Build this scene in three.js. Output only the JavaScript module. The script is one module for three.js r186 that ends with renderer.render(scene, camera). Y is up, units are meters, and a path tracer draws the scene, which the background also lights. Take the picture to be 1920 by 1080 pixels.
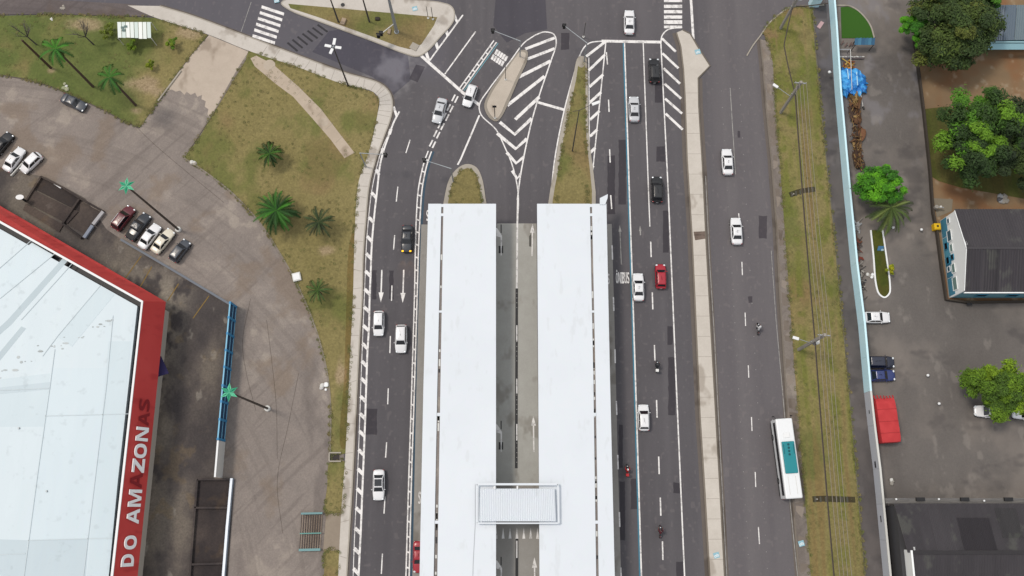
import * as THREE from 'three';
import { mergeGeometries } from 'three/addons/utils/BufferGeometryUtils.js';
import { RoundedBoxGeometry } from 'three/addons/geometries/RoundedBoxGeometry.js';
import { MarchingCubes } from 'three/addons/objects/MarchingCubes.js';
import { FontLoader } from 'three/addons/loaders/FontLoader.js';
import { TextGeometry } from 'three/addons/geometries/TextGeometry.js';

// ───────────────────────── camera, sky, sun, exposure
const scene = new THREE.Scene();
const CAM_H = 138, FOCAL = 1700, TILT = Math.atan(418 / FOCAL), CT = Math.cos(TILT), ST = Math.sin(TILT);
const camera = new THREE.PerspectiveCamera(2 * Math.atan(540 / FOCAL) * 180 / Math.PI, 16 / 9, 1, 4000);
camera.position.set(0, CAM_H, 0);
camera.up.set(0, 0, -1);
camera.lookAt(0, CAM_H - CT * 100, -ST * 100);
const renderer = new THREE.WebGLRenderer({ antialias: true });
renderer.toneMapping = THREE.LinearToneMapping;
renderer.toneMappingExposure = 1.14;
renderer.shadowMap.enabled = true;

function rng(seed) { let a = seed >>> 0; return () => { a = (a + 0x6D2B79F5) | 0; let t = Math.imul(a ^ (a >>> 15), 1 | a); t = (t + Math.imul(t ^ (t >>> 7), 61 | t)) ^ t; return ((t ^ (t >>> 14)) >>> 0) / 4294967296; }; }
const R0 = rng(7);
const PERM = new Float32Array(65536); for (let i = 0; i < 65536; i++) PERM[i] = R0();
function vn(x, y) {
  const xi = Math.floor(x), yi = Math.floor(y); let fx = x - xi, fy = y - yi; fx = fx * fx * (3 - 2 * fx); fy = fy * fy * (3 - 2 * fy);
  const a = (xi & 255), b = ((xi + 1) & 255), c = (yi & 255) << 8, d = ((yi + 1) & 255) << 8;
  const p = PERM[a | c], q = PERM[b | c], r = PERM[a | d], s = PERM[b | d];
  return p + (q - p) * fx + (r - p + (p - q - r + s) * fx) * fy;
}
function fbm(x, y, o = 4) { let s = 0, a = 0.5, n = 0; for (let i = 0; i < o; i++) { s += a * vn(x, y); n += a; a *= 0.55; x = x * 2.03 + 17.3; y = y * 2.03 + 9.1; } return s / n; }
const sm = (a, b, x) => { x = Math.min(1, Math.max(0, (x - a) / (b - a))); return x * x * (3 - 2 * x); };

{ // overcast sky: brighter towards the zenith, faint cloud structure
  const w = 256, h = 128, d = new Float32Array(w * h * 4);
  for (let j = 0; j < h; j++) for (let i = 0; i < w; i++) {
    const el = (j + 0.5) / h * Math.PI - Math.PI / 2, az = i / w * Math.PI * 2;
    const s = Math.max(0, Math.sin(el)), L = 0.9 * (1 + 2 * s) / 3;
    const cl = 0.9 + 0.2 * fbm(Math.cos(az) * 3 * Math.cos(el) + 9, Math.sin(az) * 3 * Math.cos(el) + 9, 4);
    const k = (j * w + i) * 4; d[k] = L * cl * 0.975; d[k + 1] = L * cl * 0.99; d[k + 2] = L * cl * 1.035; d[k + 3] = 1;
  }
  const t = new THREE.DataTexture(d, w, h, THREE.RGBAFormat, THREE.FloatType);
  t.mapping = THREE.EquirectangularReflectionMapping; t.magFilter = THREE.LinearFilter; t.needsUpdate = true;
  scene.background = t; scene.environment = t;
}
const sun = new THREE.DirectionalLight(0xfff4e6, 1.7);
sun.position.set(-95, 190, -72); sun.target.position.set(0, 0, -35); scene.add(sun, sun.target);
sun.castShadow = true; sun.shadow.radius = 22; sun.shadow.mapSize.set(4096, 4096);
Object.assign(sun.shadow.camera, { left: -110, right: 110, top: 90, bottom: -90, near: 10, far: 400 });

// ───────────────────────── helpers
const V3 = (x, y, z) => new THREE.Vector3(x, y, z);
function ray(px, py) { const u = (px - 960) / FOCAL, v = (py - 540) / FOCAL; return V3(u, -CT - v * ST, -ST + v * CT); }
function P(px, py, h = 0) { const d = ray(px, py), k = (CAM_H - h) / -d.y; return V3(d.x * k, h, d.z * k); }     // a point of the photograph on the level h
const PP = (pts, h = 0) => pts.map(([x, y]) => P(x, y, h));
const used = {};
function numbered(n) { used[n] = (used[n] ?? -1) + 1; return used[n] ? `${n}_${String(used[n]).padStart(3, '0')}` : n; }
function mesh(name, geo, mat, parent) { const m = new THREE.Mesh(geo, mat); m.name = parent ? name : numbered(name); m.castShadow = m.receiveShadow = true; (parent || scene).add(m); return m; }
function struct(name, geo, mat) { const m = mesh(name, geo, mat); m.userData.kind = 'structure'; return m; }
function structGroup(name) { const g = new THREE.Group(); g.name = numbered(name); g.userData.kind = 'structure'; scene.add(g); return g; }
function tag(o, label, category, group) { o.userData.label = label; o.userData.category = category; if (group) o.userData.group = group; return o; }
function thing(name, label, category, pos = V3(0, 0, 0), turn = 0, group) { const g = new THREE.Group(); g.name = numbered(name); g.position.copy(pos); g.rotation.y = turn; scene.add(g); return tag(g, label, category, group); }
function copyOf(src, label, pos, turn) { const c = src.clone(); c.name = numbered(src.name.replace(/_\d+$/, '')); c.userData = { ...src.userData, label }; c.position.copy(pos); c.rotation.y = turn; scene.add(c); return c; }
function metreUV(g, s = 1) { const p = g.attributes.position, n = new Float32Array(p.count * 2); for (let i = 0; i < p.count; i++) { n[2 * i] = (p.getX(i) + 100) / 200; n[2 * i + 1] = (28 - p.getZ(i)) / 128; } g.setAttribute('uv', new THREE.BufferAttribute(n, 2)); return g; }
function smooth(pts, closed = false, n = 6) { const c = new THREE.CatmullRomCurve3(pts, closed, 'centripetal'); return c.getPoints((pts.length - (closed ? 0 : 1)) * n).slice(0, closed ? -1 : undefined); }
function slab(pts, y0, y1) { // a level sheet with sides, outline in world points
  const s = new THREE.Shape(pts.map(p => new THREE.Vector2(p.x, -p.z)));
  const g = y1 > y0 ? new THREE.ExtrudeGeometry(s, { depth: y1 - y0, bevelEnabled: false }) : new THREE.ShapeGeometry(s);
  g.rotateX(-Math.PI / 2); g.translate(0, y0, 0); return metreUV(g);
}
function ribbon(pts, w, y, h = 0, closed = false) { // a strip along a line; with h > 0 a raised strip with sides
  const n = pts.length, L = [], Rr = [];
  for (let i = 0; i < n; i++) {
    const a = pts[closed ? (i - 1 + n) % n : Math.max(0, i - 1)], b = pts[closed ? (i + 1) % n : Math.min(n - 1, i + 1)];
    const dx = b.x - a.x, dz = b.z - a.z, l = Math.hypot(dx, dz) || 1; const nx = -dz / l, nz = dx / l;
    L.push([pts[i].x + nx * w / 2, pts[i].z + nz * w / 2]); Rr.push([pts[i].x - nx * w / 2, pts[i].z - nz * w / 2]);
  }
  const v = []; const q = (a, b, c, d) => v.push(...a, ...b, ...c, ...a, ...c, ...d);
  const m = closed ? n : n - 1, T = y + h;
  for (let i = 0; i < m; i++) {
    const j = (i + 1) % n, l0 = L[i], l1 = L[j], r0 = Rr[i], r1 = Rr[j];
    q([l0[0], T, l0[1]], [l1[0], T, l1[1]], [r1[0], T, r1[1]], [r0[0], T, r0[1]]);
    if (h > 0) { q([l0[0], y, l0[1]], [l1[0], y, l1[1]], [l1[0], T, l1[1]], [l0[0], T, l0[1]]); q([r1[0], y, r1[1]], [r0[0], y, r0[1]], [r0[0], T, r0[1]], [r1[0], T, r1[1]]); }
  }
  if (h > 0 && !closed) for (const i of [0, n - 1]) q([L[i][0], y, L[i][1]], [Rr[i][0], y, Rr[i][1]], [Rr[i][0], T, Rr[i][1]], [L[i][0], T, L[i][1]]);
  const g = new THREE.BufferGeometry(); g.setAttribute('position', new THREE.Float32BufferAttribute(v, 3));
  g.computeVertexNormals(); if (h === 0) { const nn = g.attributes.normal; for (let i = 0; i < nn.count; i++) nn.setXYZ(i, 0, 1, 0); }
  return metreUV(g);
}
function bar(a, b, r, r2 = r, seg = 8) { // a round bar between two points
  const d = b.clone().sub(a), l = d.length(), g = new THREE.CylinderGeometry(r2, r, l, seg); g.translate(0, l / 2, 0);
  g.applyQuaternion(new THREE.Quaternion().setFromUnitVectors(V3(0, 1, 0), d.normalize())); g.translate(a.x, a.y, a.z); return g;
}
function box(x0, x1, y0, y1, z0, z1) { const g = new THREE.BoxGeometry(x1 - x0, y1 - y0, z1 - z0); g.translate((x0 + x1) / 2, (y0 + y1) / 2, (z0 + z1) / 2); return g; }
function beam(a, b, w, h, up = V3(0, 1, 0)) { // a square bar from a to b
  const d = b.clone().sub(a), l = d.length(), g = new THREE.BoxGeometry(w, h, l); const m = new THREE.Matrix4().lookAt(a, b, up); g.applyMatrix4(m); const c = a.clone().add(b).multiplyScalar(0.5); g.translate(c.x, c.y, c.z); return g;
}
function quad(a, b, c, d) { const g = new THREE.BufferGeometry(); g.setAttribute('position', new THREE.Float32BufferAttribute([a, b, c, a, c, d].flatMap(p => [p.x, p.y, p.z]), 3)); g.setAttribute('uv', new THREE.Float32BufferAttribute([0, 0, 1, 0, 1, 1, 0, 0, 1, 1, 0, 1], 2)); g.computeVertexNormals(); return g; }
function panel(a, b, c, d, t) { // a flat panel with thickness t along its own normal
  const n = b.clone().sub(a).cross(d.clone().sub(a)).normalize().multiplyScalar(t), [e, f, g2, h] = [a, b, c, d].map(p => p.clone().add(n));
  return mergeGeometries([quad(e, f, g2, h), quad(b, a, d, c), quad(a, b, f, e), quad(b, c, g2, f), quad(c, d, h, g2), quad(d, a, e, h)]);
}
const clean = gs => mergeGeometries(gs.map(g => { g = g.index ? g.toNonIndexed() : g; const o = new THREE.BufferGeometry(); o.setAttribute('position', g.attributes.position); o.setAttribute('normal', g.attributes.normal); o.setAttribute('uv', g.attributes.uv ?? new THREE.Float32BufferAttribute(new Float32Array(g.attributes.position.count * 2), 2)); return o; }));
const toS = v => v <= 0.0031308 ? v * 12.92 : 1.055 * Math.pow(v, 1 / 2.4) - 0.055, toL = v => v <= 0.04045 ? v / 12.92 : Math.pow((v + 0.055) / 1.055, 2.4);
const hex = h => [(h >> 16 & 255) / 255, (h >> 8 & 255) / 255, (h & 255) / 255];                      // sRGB triple
const mixc = (a, b, t) => [a[0] + (b[0] - a[0]) * t, a[1] + (b[1] - a[1]) * t, a[2] + (b[2] - a[2]) * t];
function groundTex(w, h, fn) { // covers x -100..100, z -100..28
  const d = new Uint8Array(w * h * 4);
  for (let j = 0; j < h; j++) for (let i = 0; i < w; i++) { const x = i / w * 200 - 100, z = 28 - j / h * 128, c = fn(x, z), k = (j * w + i) * 4; d[k] = Math.max(0, Math.min(255, c[0] * 255)); d[k + 1] = Math.max(0, Math.min(255, c[1] * 255)); d[k + 2] = Math.max(0, Math.min(255, c[2] * 255)); d[k + 3] = 255; }
  const t = new THREE.DataTexture(d, w, h); t.colorSpace = THREE.SRGBColorSpace; t.magFilter = THREE.LinearFilter; t.minFilter = THREE.LinearMipmapLinearFilter; t.generateMipmaps = true; t.wrapS = t.wrapT = THREE.MirroredRepeatWrapping; t.needsUpdate = true; return t;
}
const std = (o) => new THREE.MeshStandardMaterial({ roughness: 0.9, side: THREE.DoubleSide, ...o });
const flat = (h, r = 0.8, m = 0) => std({ color: h, roughness: r, metalness: m });

// ───────────────────────── surface materials
const asphaltTex = groundTex(2048, 1312, (x, z) => {
  const grain = vn(x * 9, z * 9) * 0.5 + vn(x * 21, z * 21) * 0.5;
  const lane = fbm(x * 0.6 + 4, z * 0.012 + 3, 3), blot = fbm(x * 0.05 + 3, z * 0.05 + 8, 4), fine = fbm(x * 1.1, z * 0.16 + 50, 4), joint = fbm(x * 0.05, z * 0.5 + 70, 2);
  const far = sm(29, 32, x + z * 0.03), up = sm(-66, -82, z) * sm(-4, 8, x) * (1 - sm(24, 30, x)), side = sm(-66, -70, z - x * 0.12) * sm(-8, -14, x);
  let c = mixc(hex(0x403e42), hex(0x615e61), 0.42 * lane + 0.22 * blot + 0.2 * grain + 0.16 * fine + 0.08 * joint);
  c = mixc(c, mixc(hex(0x565256), hex(0x6a6667), 0.5 * lane + 0.3 * grain + 0.2 * fine), far * 0.8);
  c = mixc(c, hex(0x625e61), up * 0.6 * blot); c = mixc(c, hex(0x57555d), side * 0.6);
  const j = sm(0.25, 0.8, fbm(x * 0.35 + 5, z * 0.35 + 15, 4) + 0.35 - Math.hypot(x + 19.5, (z + 72)) / 8); c = mixc(c, hex(0x8f8d8e), j * 0.75);
  const s2 = sm(0.56, 0.75, fbm(x * 0.25 + 15, z * 0.25 + 45, 4)) * sm(14, 6, Math.hypot(x + 19, z + 69)); c = mixc(c, hex(0x7c797b), s2 * 0.6);
  const pale = sm(0.80, 0.9, vn(x * 2.6 + 12, z * 1.8)); c = mixc(c, hex(0x77706f), pale * 0.25);
  return c;
});
const lotTex = groundTex(2048, 1312, (x, z) => {
  const g = vn(x * 8, z * 8) * 0.5 + vn(x * 17, z * 17) * 0.5, b = fbm(x * 0.08 + 41, z * 0.08, 5), m = fbm(x * 0.45 + 11, z * 0.45 + 5, 5), s = fbm(x * 0.25 + 80, z * 0.06 + 8, 4);
  const r = Math.hypot(x + 92, z - 22), th = Math.atan2(z - 22, x + 92), tyre = fbm(r * 1.3 + 6, th * 4 + 3, 4), tyre2 = fbm((x + z) * 0.9 + 4, (x - z) * 0.06 + 30, 4);
  let c = mixc(hex(0x6b6460), hex(0x948a82), 0.38 * b + 0.34 * m + 0.12 * tyre + 0.16 * g);
  c = mixc(c, hex(0xa0978b), sm(0.54, 0.7, m) * 0.45 * sm(0.35, 0.6, b));
  c = mixc(c, hex(0x5b5450), sm(0.54, 0.72, tyre) * 0.22); c = mixc(c, hex(0x615955), sm(0.58, 0.7, tyre2) * 0.35 * sm(0.6, 0.4, b)); c = mixc(c, hex(0x5a5350), sm(0.56, 0.72, s) * 0.4 * sm(-60, -20, z));
  c = mixc(c, hex(0x75675a), sm(0.58, 0.74, fbm(x * 0.16 + 9, z * 0.16 + 99, 5)) * 0.55);
  const k = 0.93 + 0.14 * g; return [c[0] * k, c[1] * k, c[2] * k];
});
const damp = [hex(0x393434), hex(0x544d48), hex(0x6a6258)];
const dampTex = groundTex(2048, 1312, (x, z) => { // dark, algae-stained concrete beside the red-edged building
  const g = vn(x * 7, z * 7), b = fbm(x * 0.13 + 21, z * 0.1 + 7, 5), m = fbm(x * 0.5 + 3, z * 0.35 + 14, 4);
  let c = mixc(damp[0], damp[1], sm(0.3, 0.7, 0.6 * b + 0.4 * m)); c = mixc(c, damp[2], sm(0.54, 0.72, b) * 0.75);
  const cl = sm(-68.5, -63, x + 3 * b) * sm(-52, -57, x + z * 0.12 + 9 * (m - 0.5)) * sm(-40, -33, z); c = mixc(c, mixc(hex(0x7d7568), hex(0x958c7e), m), cl * sm(0.3, 0.55, m) * 0.8);
  c = mixc(c, hex(0x6e5d44), sm(0.64, 0.78, fbm(x * 0.35 + 51, z * 0.35, 4)) * 0.4); c = mixc(c, hex(0x8a857c), sm(0.72, 0.8, m) * 0.5);
  const k = 0.9 + 0.2 * g; return [c[0] * k, c[1] * k, c[2] * k];
});
const yardTex = groundTex(2048, 1312, (x, z) => {
  const g = vn(x * 8, z * 8), b = fbm(x * 0.09 + 61, z * 0.07, 5), m = fbm(x * 0.4 + 1, z * 0.22 + 5, 4), q = fbm(x * 0.11 + 19, z * 0.09 + 37, 5);
  let c = mixc(hex(0x4d4947), hex(0x706b67), 0.5 * b + 0.3 * m + 0.2 * g);
  c = mixc(c, hex(0x78716b), sm(0.42, 0.66, q) * 0.7); c = mixc(c, hex(0x77757a), sm(0.52, 0.7, m) * 0.5 * sm(-50, -62, z));
  c = mixc(c, hex(0x86807a), sm(0.62, 0.78, fbm(x * 0.6 + 9, z * 0.4 + 77, 4)) * 0.4);
  c = mixc(c, hex(0x3c393a), sm(0.56, 0.74, fbm(x * 0.2 + 47, z * 0.3 + 12, 4)) * 0.35); return c;
});
const bareSpots = [[268, 160, 3.2, 2.0], [288, 172, 2.6, 1.4], [352, 62, 2.6, 1.6], [160, 48, 3.6, 1.7], [253, 208, 1.2, 0.9], [97, 133, 1.0, 0.8], [612, 470, 2.2, 1.2], [640, 700, 1.0, 3.0]].map(([x, y, w, h]) => [P(x, y).x, P(x, y).z, w, h]);
const grassTex = groundTex(2048, 1312, (x, z) => {
  const g = vn(x * 9, z * 9) * 0.6 + vn(x * 4, z * 4) * 0.4, b = fbm(x * 0.1 + 31, z * 0.08 + 90, 5), m = fbm(x * 0.45 + 8, z * 0.45, 4);
  const left = sm(-56, -66, x), edge = sm(36, 38, x), vx = x - 41 - (z + 40) * 0.085, strip = fbm(x * 0.9 + 60, z * 0.04 + 7, 3);
  let c = mixc(hex(0x6a6239), hex(0x877c54), 0.5 * b + 0.3 * m + 0.2 * g);
  c = mixc(c, hex(0x5b6030), sm(0.48, 0.7, fbm(x * 0.16 + 5, z * 0.13 + 77, 5)) * 0.75);
  c = mixc(c, hex(0x786245), sm(0.56, 0.74, fbm(x * 0.13 + 65, z * 0.09 + 7, 4)) * (0.45 + 0.25 * edge));
  c = mixc(c, mixc(hex(0x465525), hex(0x626a38), m), left * sm(0.3, 0.55, fbm(x * 0.12 + 15, z * 0.12 + 57, 4)) * 0.9);
  c = mixc(c, hex(0x5c6326), edge * sm(0.62, 0.3, strip) * sm(0.3, 0.6, m) * 0.7); c = mixc(c, hex(0x74603c), edge * sm(0.5, 0.8, strip) * 0.6);
  for (const [sx, sz, w, h] of bareSpots) { const d = Math.hypot((x - sx) / w, (z - sz) / h); if (d < 2) c = mixc(c, mixc(hex(0x877459), hex(0x9d8d74), g), sm(1.15, 0.3, d + 1.3 * (m - 0.5)) * 0.85); }
  const k = 0.88 + 0.24 * g; return [c[0] * k, c[1] * k, c[2] * k];
});
const walkTex = groundTex(2048, 1312, (x, z) => {
  const g = vn(x * 8, z * 8), b = fbm(x * 0.2 + 3, z * 0.1 + 2, 4), m = fbm(x * 0.9, z * 0.9 + 7, 4);
  let c = mixc(hex(0xaaa49c), hex(0xc8c3bc), 0.4 * b + 0.4 * m + 0.2 * g); c = mixc(c, hex(0x857c72), sm(0.6, 0.75, fbm(x * 0.35 + 7, z * 0.25 + 90, 4)) * 0.5); return c;
});
const earthTex = groundTex(1024, 656, (x, z) => {
  const b = fbm(x * 0.12 + 9, z * 0.2 + 3, 4), m = fbm(x * 0.6, z * 0.6 + 3, 4);
  let c = mixc(hex(0x6b5a45), hex(0x8d7355), 0.6 * b + 0.4 * m); c = mixc(c, hex(0x7a5436), sm(0.5, 0.7, fbm(x * 0.15 + 50, z * 0.15, 4)) * 0.7); c = mixc(c, hex(0xa29786), sm(0.62, 0.75, m) * 0.5); return c;
});
const roofTex = groundTex(2048, 1312, (x, z) => {
  const b = fbm(x * 0.06 + 3, z * 0.05, 4), m = fbm(x * 0.6, z * 0.12 + 7, 4), s = fbm(x * 0.9 + 4, z * 0.9, 4);
  let c = mixc(hex(0xbfccd3), hex(0xcdd8dd), 0.6 * b + 0.4 * m); c = mixc(c, hex(0xb4bfc4), sm(0.66, 0.82, s) * 0.5); return c;
});
const canopyTex = groundTex(2048, 1312, (x, z) => {
  const b = fbm(x * 0.08 + 33, z * 0.05, 4), s = fbm(x * 1.1 + 4, z * 0.4, 4), m = fbm(x * 0.3, z * 0.3 + 7, 4); let c = mixc(hex(0xc8cfd6), hex(0xd3d9df), 0.6 * b + 0.4 * m); c = mixc(c, hex(0xbcc1c4), sm(0.66, 0.8, s) * 0.3); return c;
});
const slateTex = groundTex(2048, 1312, (x, z) => { // dark weathered roofing sheet
  const b = fbm(x * 0.15 + 3, z * 0.1 + 40, 4), m = fbm(x * 1.5, z * 0.25 + 7, 4), lich = sm(0.6, 0.75, fbm(x * 0.5 + 20, z * 0.4, 4));
  let c = mixc(hex(0x312f33), hex(0x474448), 0.5 * b + 0.5 * m); return mixc(c, hex(0x565852), lich * 0.6);
});
const paintTex = groundTex(2048, 1312, (x, z) => { const m = fbm(x * 2.2 + 5, z * 2.2, 3), w = sm(0.5, 0.72, 0.7 * m + 0.3 * vn(x * 9, z * 9)); return mixc(hex(0xdcdad8), hex(0x8f8c8b), w * 0.6); });
const gm = (t, r = 0.95, extra = {}) => std({ map: t, roughness: r, ...extra });
const M = {
  asphalt: gm(asphaltTex, 0.9, { bumpMap: asphaltTex, bumpScale: 0.01 }), lot: gm(lotTex), damp: gm(dampTex, 0.85), yard: gm(yardTex), grass: gm(grassTex, 1, { bumpMap: grassTex, bumpScale: 0.12 }), walk: gm(walkTex), earth: gm(earthTex), roof: gm(roofTex, 0.65), canopy: gm(canopyTex, 0.55), slate: gm(slateTex, 0.85), paint: gm(paintTex, 0.7),
  kerb: gm(walkTex, 0.9, { color: 0xd8d6d0 }), gutter: gm(walkTex, 0.9, { color: 0x827c7a }), pad: gm(walkTex, 0.9, { color: 0xc4c6c8 }), pad2: gm(walkTex, 0.9, { color: 0xdde2e4 }), brokenWalk: gm(lotTex, 0.95, { color: 0xf0f0ee }), footway: gm(yardTex, 0.95, { color: 0xd0d0d6 }),
  patch: gm(asphaltTex, 0.9, { color: 0xb4b0b8 }), patchB: gm(asphaltTex, 0.9, { color: 0xd0d0dc }), bluePaint: flat(0x2f6f86, 0.7), deepBlue: flat(0x223f52, 0.7), tealPaint: flat(0x5e97a3, 0.7), fadedPaint: gm(paintTex, 0.8, { color: 0xa8a8a6 }),
  white: flat(0xdcdedf, 0.6), offwhite: flat(0xc4c4c0, 0.7), grey: flat(0x8d9093, 0.6), galv: flat(0x9aa0a4, 0.5, 0.3), dark: flat(0x1c1c20, 0.6), black: flat(0x0d0d0f, 0.5), red: flat(0xa8262c, 0.6), darkRed: flat(0x82181f, 0.7), concrete: flat(0x8f8b84, 0.9), wood: flat(0x4b3a2c, 0.9), rust: flat(0x5d3a26, 0.9),
  lightBlue: flat(0xc4e4ee, 0.75), wallBlue: flat(0x2f7f9c, 0.75), lime: flat(0xe6e9e9, 0.8), trunk: flat(0x4e4136, 0.95), trunkGrey: flat(0x4b4844, 0.95), tealMetal: flat(0x4d9793, 0.6), star: flat(0x2f9d78, 0.6), cyanMetal: flat(0x2d7fae, 0.6), meshBlue: flat(0x143c5e, 0.8), cable: flat(0x453d36, 0.8), wire: flat(0x857c74, 0.6), yellow: flat(0xc9a100, 0.7),
};
const font = await new FontLoader().loadAsync('fonts/droid/droid_sans_bold.typeface.json');

// ───────────────────────── ground and roads
{ const g = new THREE.PlaneGeometry(3000, 3000); g.rotateX(-Math.PI / 2); g.translate(0, -0.05, 0); struct('ground', metreUV(g), M.earth); }
const road = structGroup('road');
mesh('asphalt', slab([V3(-130, 0, -170), V3(120, 0, -170), V3(120, 0, 60), V3(-130, 0, 60)], 0, 0), M.asphalt, road);
let lay = 0; const ly = y => y + (lay++ % 37) * 0.00009;   // crossing paint never shares a plane
const mark = (name, pts, w, mat = M.paint, y = 0.009) => mesh(name, ribbon(PP(pts), w, ly(y)), mat, road);
const curve = (name, pts, w, mat = M.paint, y = 0.009) => mesh(name, ribbon(smooth(PP(pts)), w, ly(y)), mat, road);
const area = (name, pts, mat = M.paint, y = 0.009) => { const t = ly(y); return mesh(name, slab(PP(pts), t, t), mat, road); };
const rect = (x0, y0, x1, y1) => [[x0, y0], [x1, y0], [x1, y1], [x0, y1]];
const pxm = 12.15;   // pixels to the metre near the middle of the photograph
// tar patches of newer asphalt
for (const r of [[1160, 262, 1174, 384], [1231, 275, 1247, 303], [1228, 143, 1242, 192], [1139, 292, 1153, 402], [1243, 395, 1254, 473], [1251, 612, 1261, 646], [1253, 670, 1266, 778], [1160, 797, 1168, 877], [1183, 898, 1195, 955], [1162, 903, 1172, 1013], [1263, 905, 1279, 925], [1268, 1053, 1284, 1090], [1423, 405, 1438, 447], [698, 507, 706, 561], [730, 507, 738, 561], [684, 767, 707, 815], [1052, 62, 1067, 93], [1383, 246, 1388, 258], [1403, 556, 1410, 567]])
  { const o = rect(...r), e = []; for (let i = 0; i < 4; i++) { const [ax, ay] = o[i], [bx2, by] = o[(i + 1) % 4], n = Math.max(2, Math.round(Math.hypot(bx2 - ax, by - ay) / 7)); for (let k = 0; k < n; k++) { const t = k / n, x = ax + (bx2 - ax) * t, y = ay + (by - ay) * t; e.push([x + 1.8 * (vn(x * 0.3 + 3, y * 0.3) - 0.5), y + 2.2 * (vn(x * 0.3, y * 0.3 + 9) - 0.5)]); } } area('asphalt_patch', e, M.patch, 0.004); }
area('asphalt_patch', [[780, 121], [797, 125], [783, 154], [767, 148]], M.patch, 0.004);
area('asphalt_patch', [[930, -10], [1022, -10], [1026, 55], [985, 62], [950, 80], [925, 48]], M.patchB, 0.0035);
area('asphalt_patch', [[590, 62], [640, 55], [765, 105], [770, 150], [735, 180], [700, 145], [580, 95]], M.patchB, 0.0035);
area('asphalt_patch', [[480, -10], [1000, -10], [1000, -40], [480, -40]], M.patchB, 0.0035);
// left carriageway: hatched kerb line (two lines with slanted rungs)
const ladL = [[757, 178], [755, 196], [744, 215], [732, 245], [717, 277], [706, 315], [697, 358], [691, 410], [687, 460], [685, 512], [683, 560], [681, 610], [679, 660], [677, 712], [674, 800], [670, 900], [665, 1000], [662, 1085]];
const ladR = [[749, 209], [738, 230], [728, 257], [720, 280], [713, 307], [707, 358], [701, 412], [697, 460], [695, 512], [693, 560], [692, 610], [689, 660], [687, 715], [684, 805], [680, 905], [676, 1005], [672, 1085]];
curve('edge_line', ladL.slice(3), 0.11); curve('edge_line', ladR, 0.28);
const xAt = (line, y) => { for (let i = 1; i < line.length; i++) if (y <= line[i][1]) { const [a, b] = [line[i - 1], line[i]]; return a[0] + (b[0] - a[0]) * (y - a[1]) / (b[1] - a[1]); } return line.at(-1)[0]; };
for (const y of [247, 283, 323, 366, 412, 448, 480, 513, 547, 580, 615, 649, 682, 714, 748, 780, 813, 848, 884, 921, 957, 995, 1033, 1071]) mark('hatch_rung', [[xAt(ladL, y - 5), y - 5], [xAt(ladR, y + 5), y + 5]], 0.5, M.paint, 0.013);
mark('hatch_rung', [[738, 200], [744, 218]], 0.4, M.paint, 0.013);
// hatched line round the upper island
mark('edge_line', [[868, 28], [803, 117]], 0.25); mark('hatch_rung', [[850, 22], [857, 42]], 0.4, M.paint, 0.013); mark('hatch_rung', [[834, 51], [840, 67]], 0.5, M.paint, 0.013); mark('hatch_rung', [[816, 76], [821, 92]], 0.5, M.paint, 0.013); mark('hatch_rung', [[799, 98], [804, 114]], 0.5, M.paint, 0.013);
// double line with rungs beside the bus lane, dashed across the junction
const dblL = [[803, 283], [796, 302], [790, 325], [784, 358], [781, 400], [779, 460], [777, 560], [774, 660], [771, 760], [767, 880], [761, 1085]];
const dblR = [[809, 284], [802, 304], [796, 328], [791, 358], [788, 400], [785, 460], [782, 560], [779, 660], [776, 760], [772, 880], [767, 1085]];
curve('lane_line', dblL, 0.2); curve('lane_line', dblR, 0.2);
for (let y = 300, s = 22; y < 1080; y += s, s += 0.24) mark('hatch_rung', [[xAt(dblL, y), y - 1], [xAt(dblR, y + 1), y + 1]], 0.24, M.paint, 0.013);
curve('blue_line', dblR.map(([x, y]) => [x + 4, y]), 0.32, M.deepBlue);
mark('lane_line', [[926, 76], [862, 165]], 0.22); mark('lane_line', [[931, 79], [867, 168]], 0.22); mark('blue_line', [[934, 81], [870, 170]], 0.12, M.tealPaint);
for (let k = 1; k < 8; k++) { const t = k / 8; mark('hatch_rung', [[926 - 64 * t, 76 + 89 * t], [931 - 64 * t, 79 + 89 * t]], 0.22, M.paint, 0.013); }
for (const [x, y] of [[853, 185], [844, 203], [836, 219], [827, 236], [819, 252], [811, 270]]) for (const o of [-3, 3]) mark('lane_dash', [[x + o * 0.9 + 3, y + o * 0.5 - 6], [x + o * 0.9 - 3, y + o * 0.5 + 6]], 0.26);
mark('lane_line', [[892, 59], [834, 139]], 0.22);
for (const [a, b, c, d] of [[769, 262, 761, 287], [746, 350, 743, 378], [740, 441, 738, 468], [735, 535, 734, 564], [732, 630, 731, 662], [728, 728, 727, 758], [725, 829, 723, 858], [722, 931, 720, 963], [717, 1038, 715, 1076]]) mark('lane_dash', [[a, b], [c, d]], 0.17);
function arrow(tip, tail, w, head, shaft, mat = M.paint) { const a = P(...tip), b = P(...tail), d = b.clone().sub(a).normalize(), n = V3(-d.z, 0, d.x), h = a.clone().addScaledVector(d, head);
  const pt = (o, s) => o.clone().addScaledVector(n, s); mesh('arrow', slab([a, pt(h, w / 2), pt(h, shaft / 2), pt(b, shaft / 2), pt(b, -shaft / 2), pt(h, -shaft / 2), pt(h, -w / 2)], 0.009, 0.009), mat, road); }
arrow([714, 567], [716, 506], 0.8, 1.6, 0.22); arrow([755, 568], [757, 506], 0.8, 1.6, 0.22);
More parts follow.
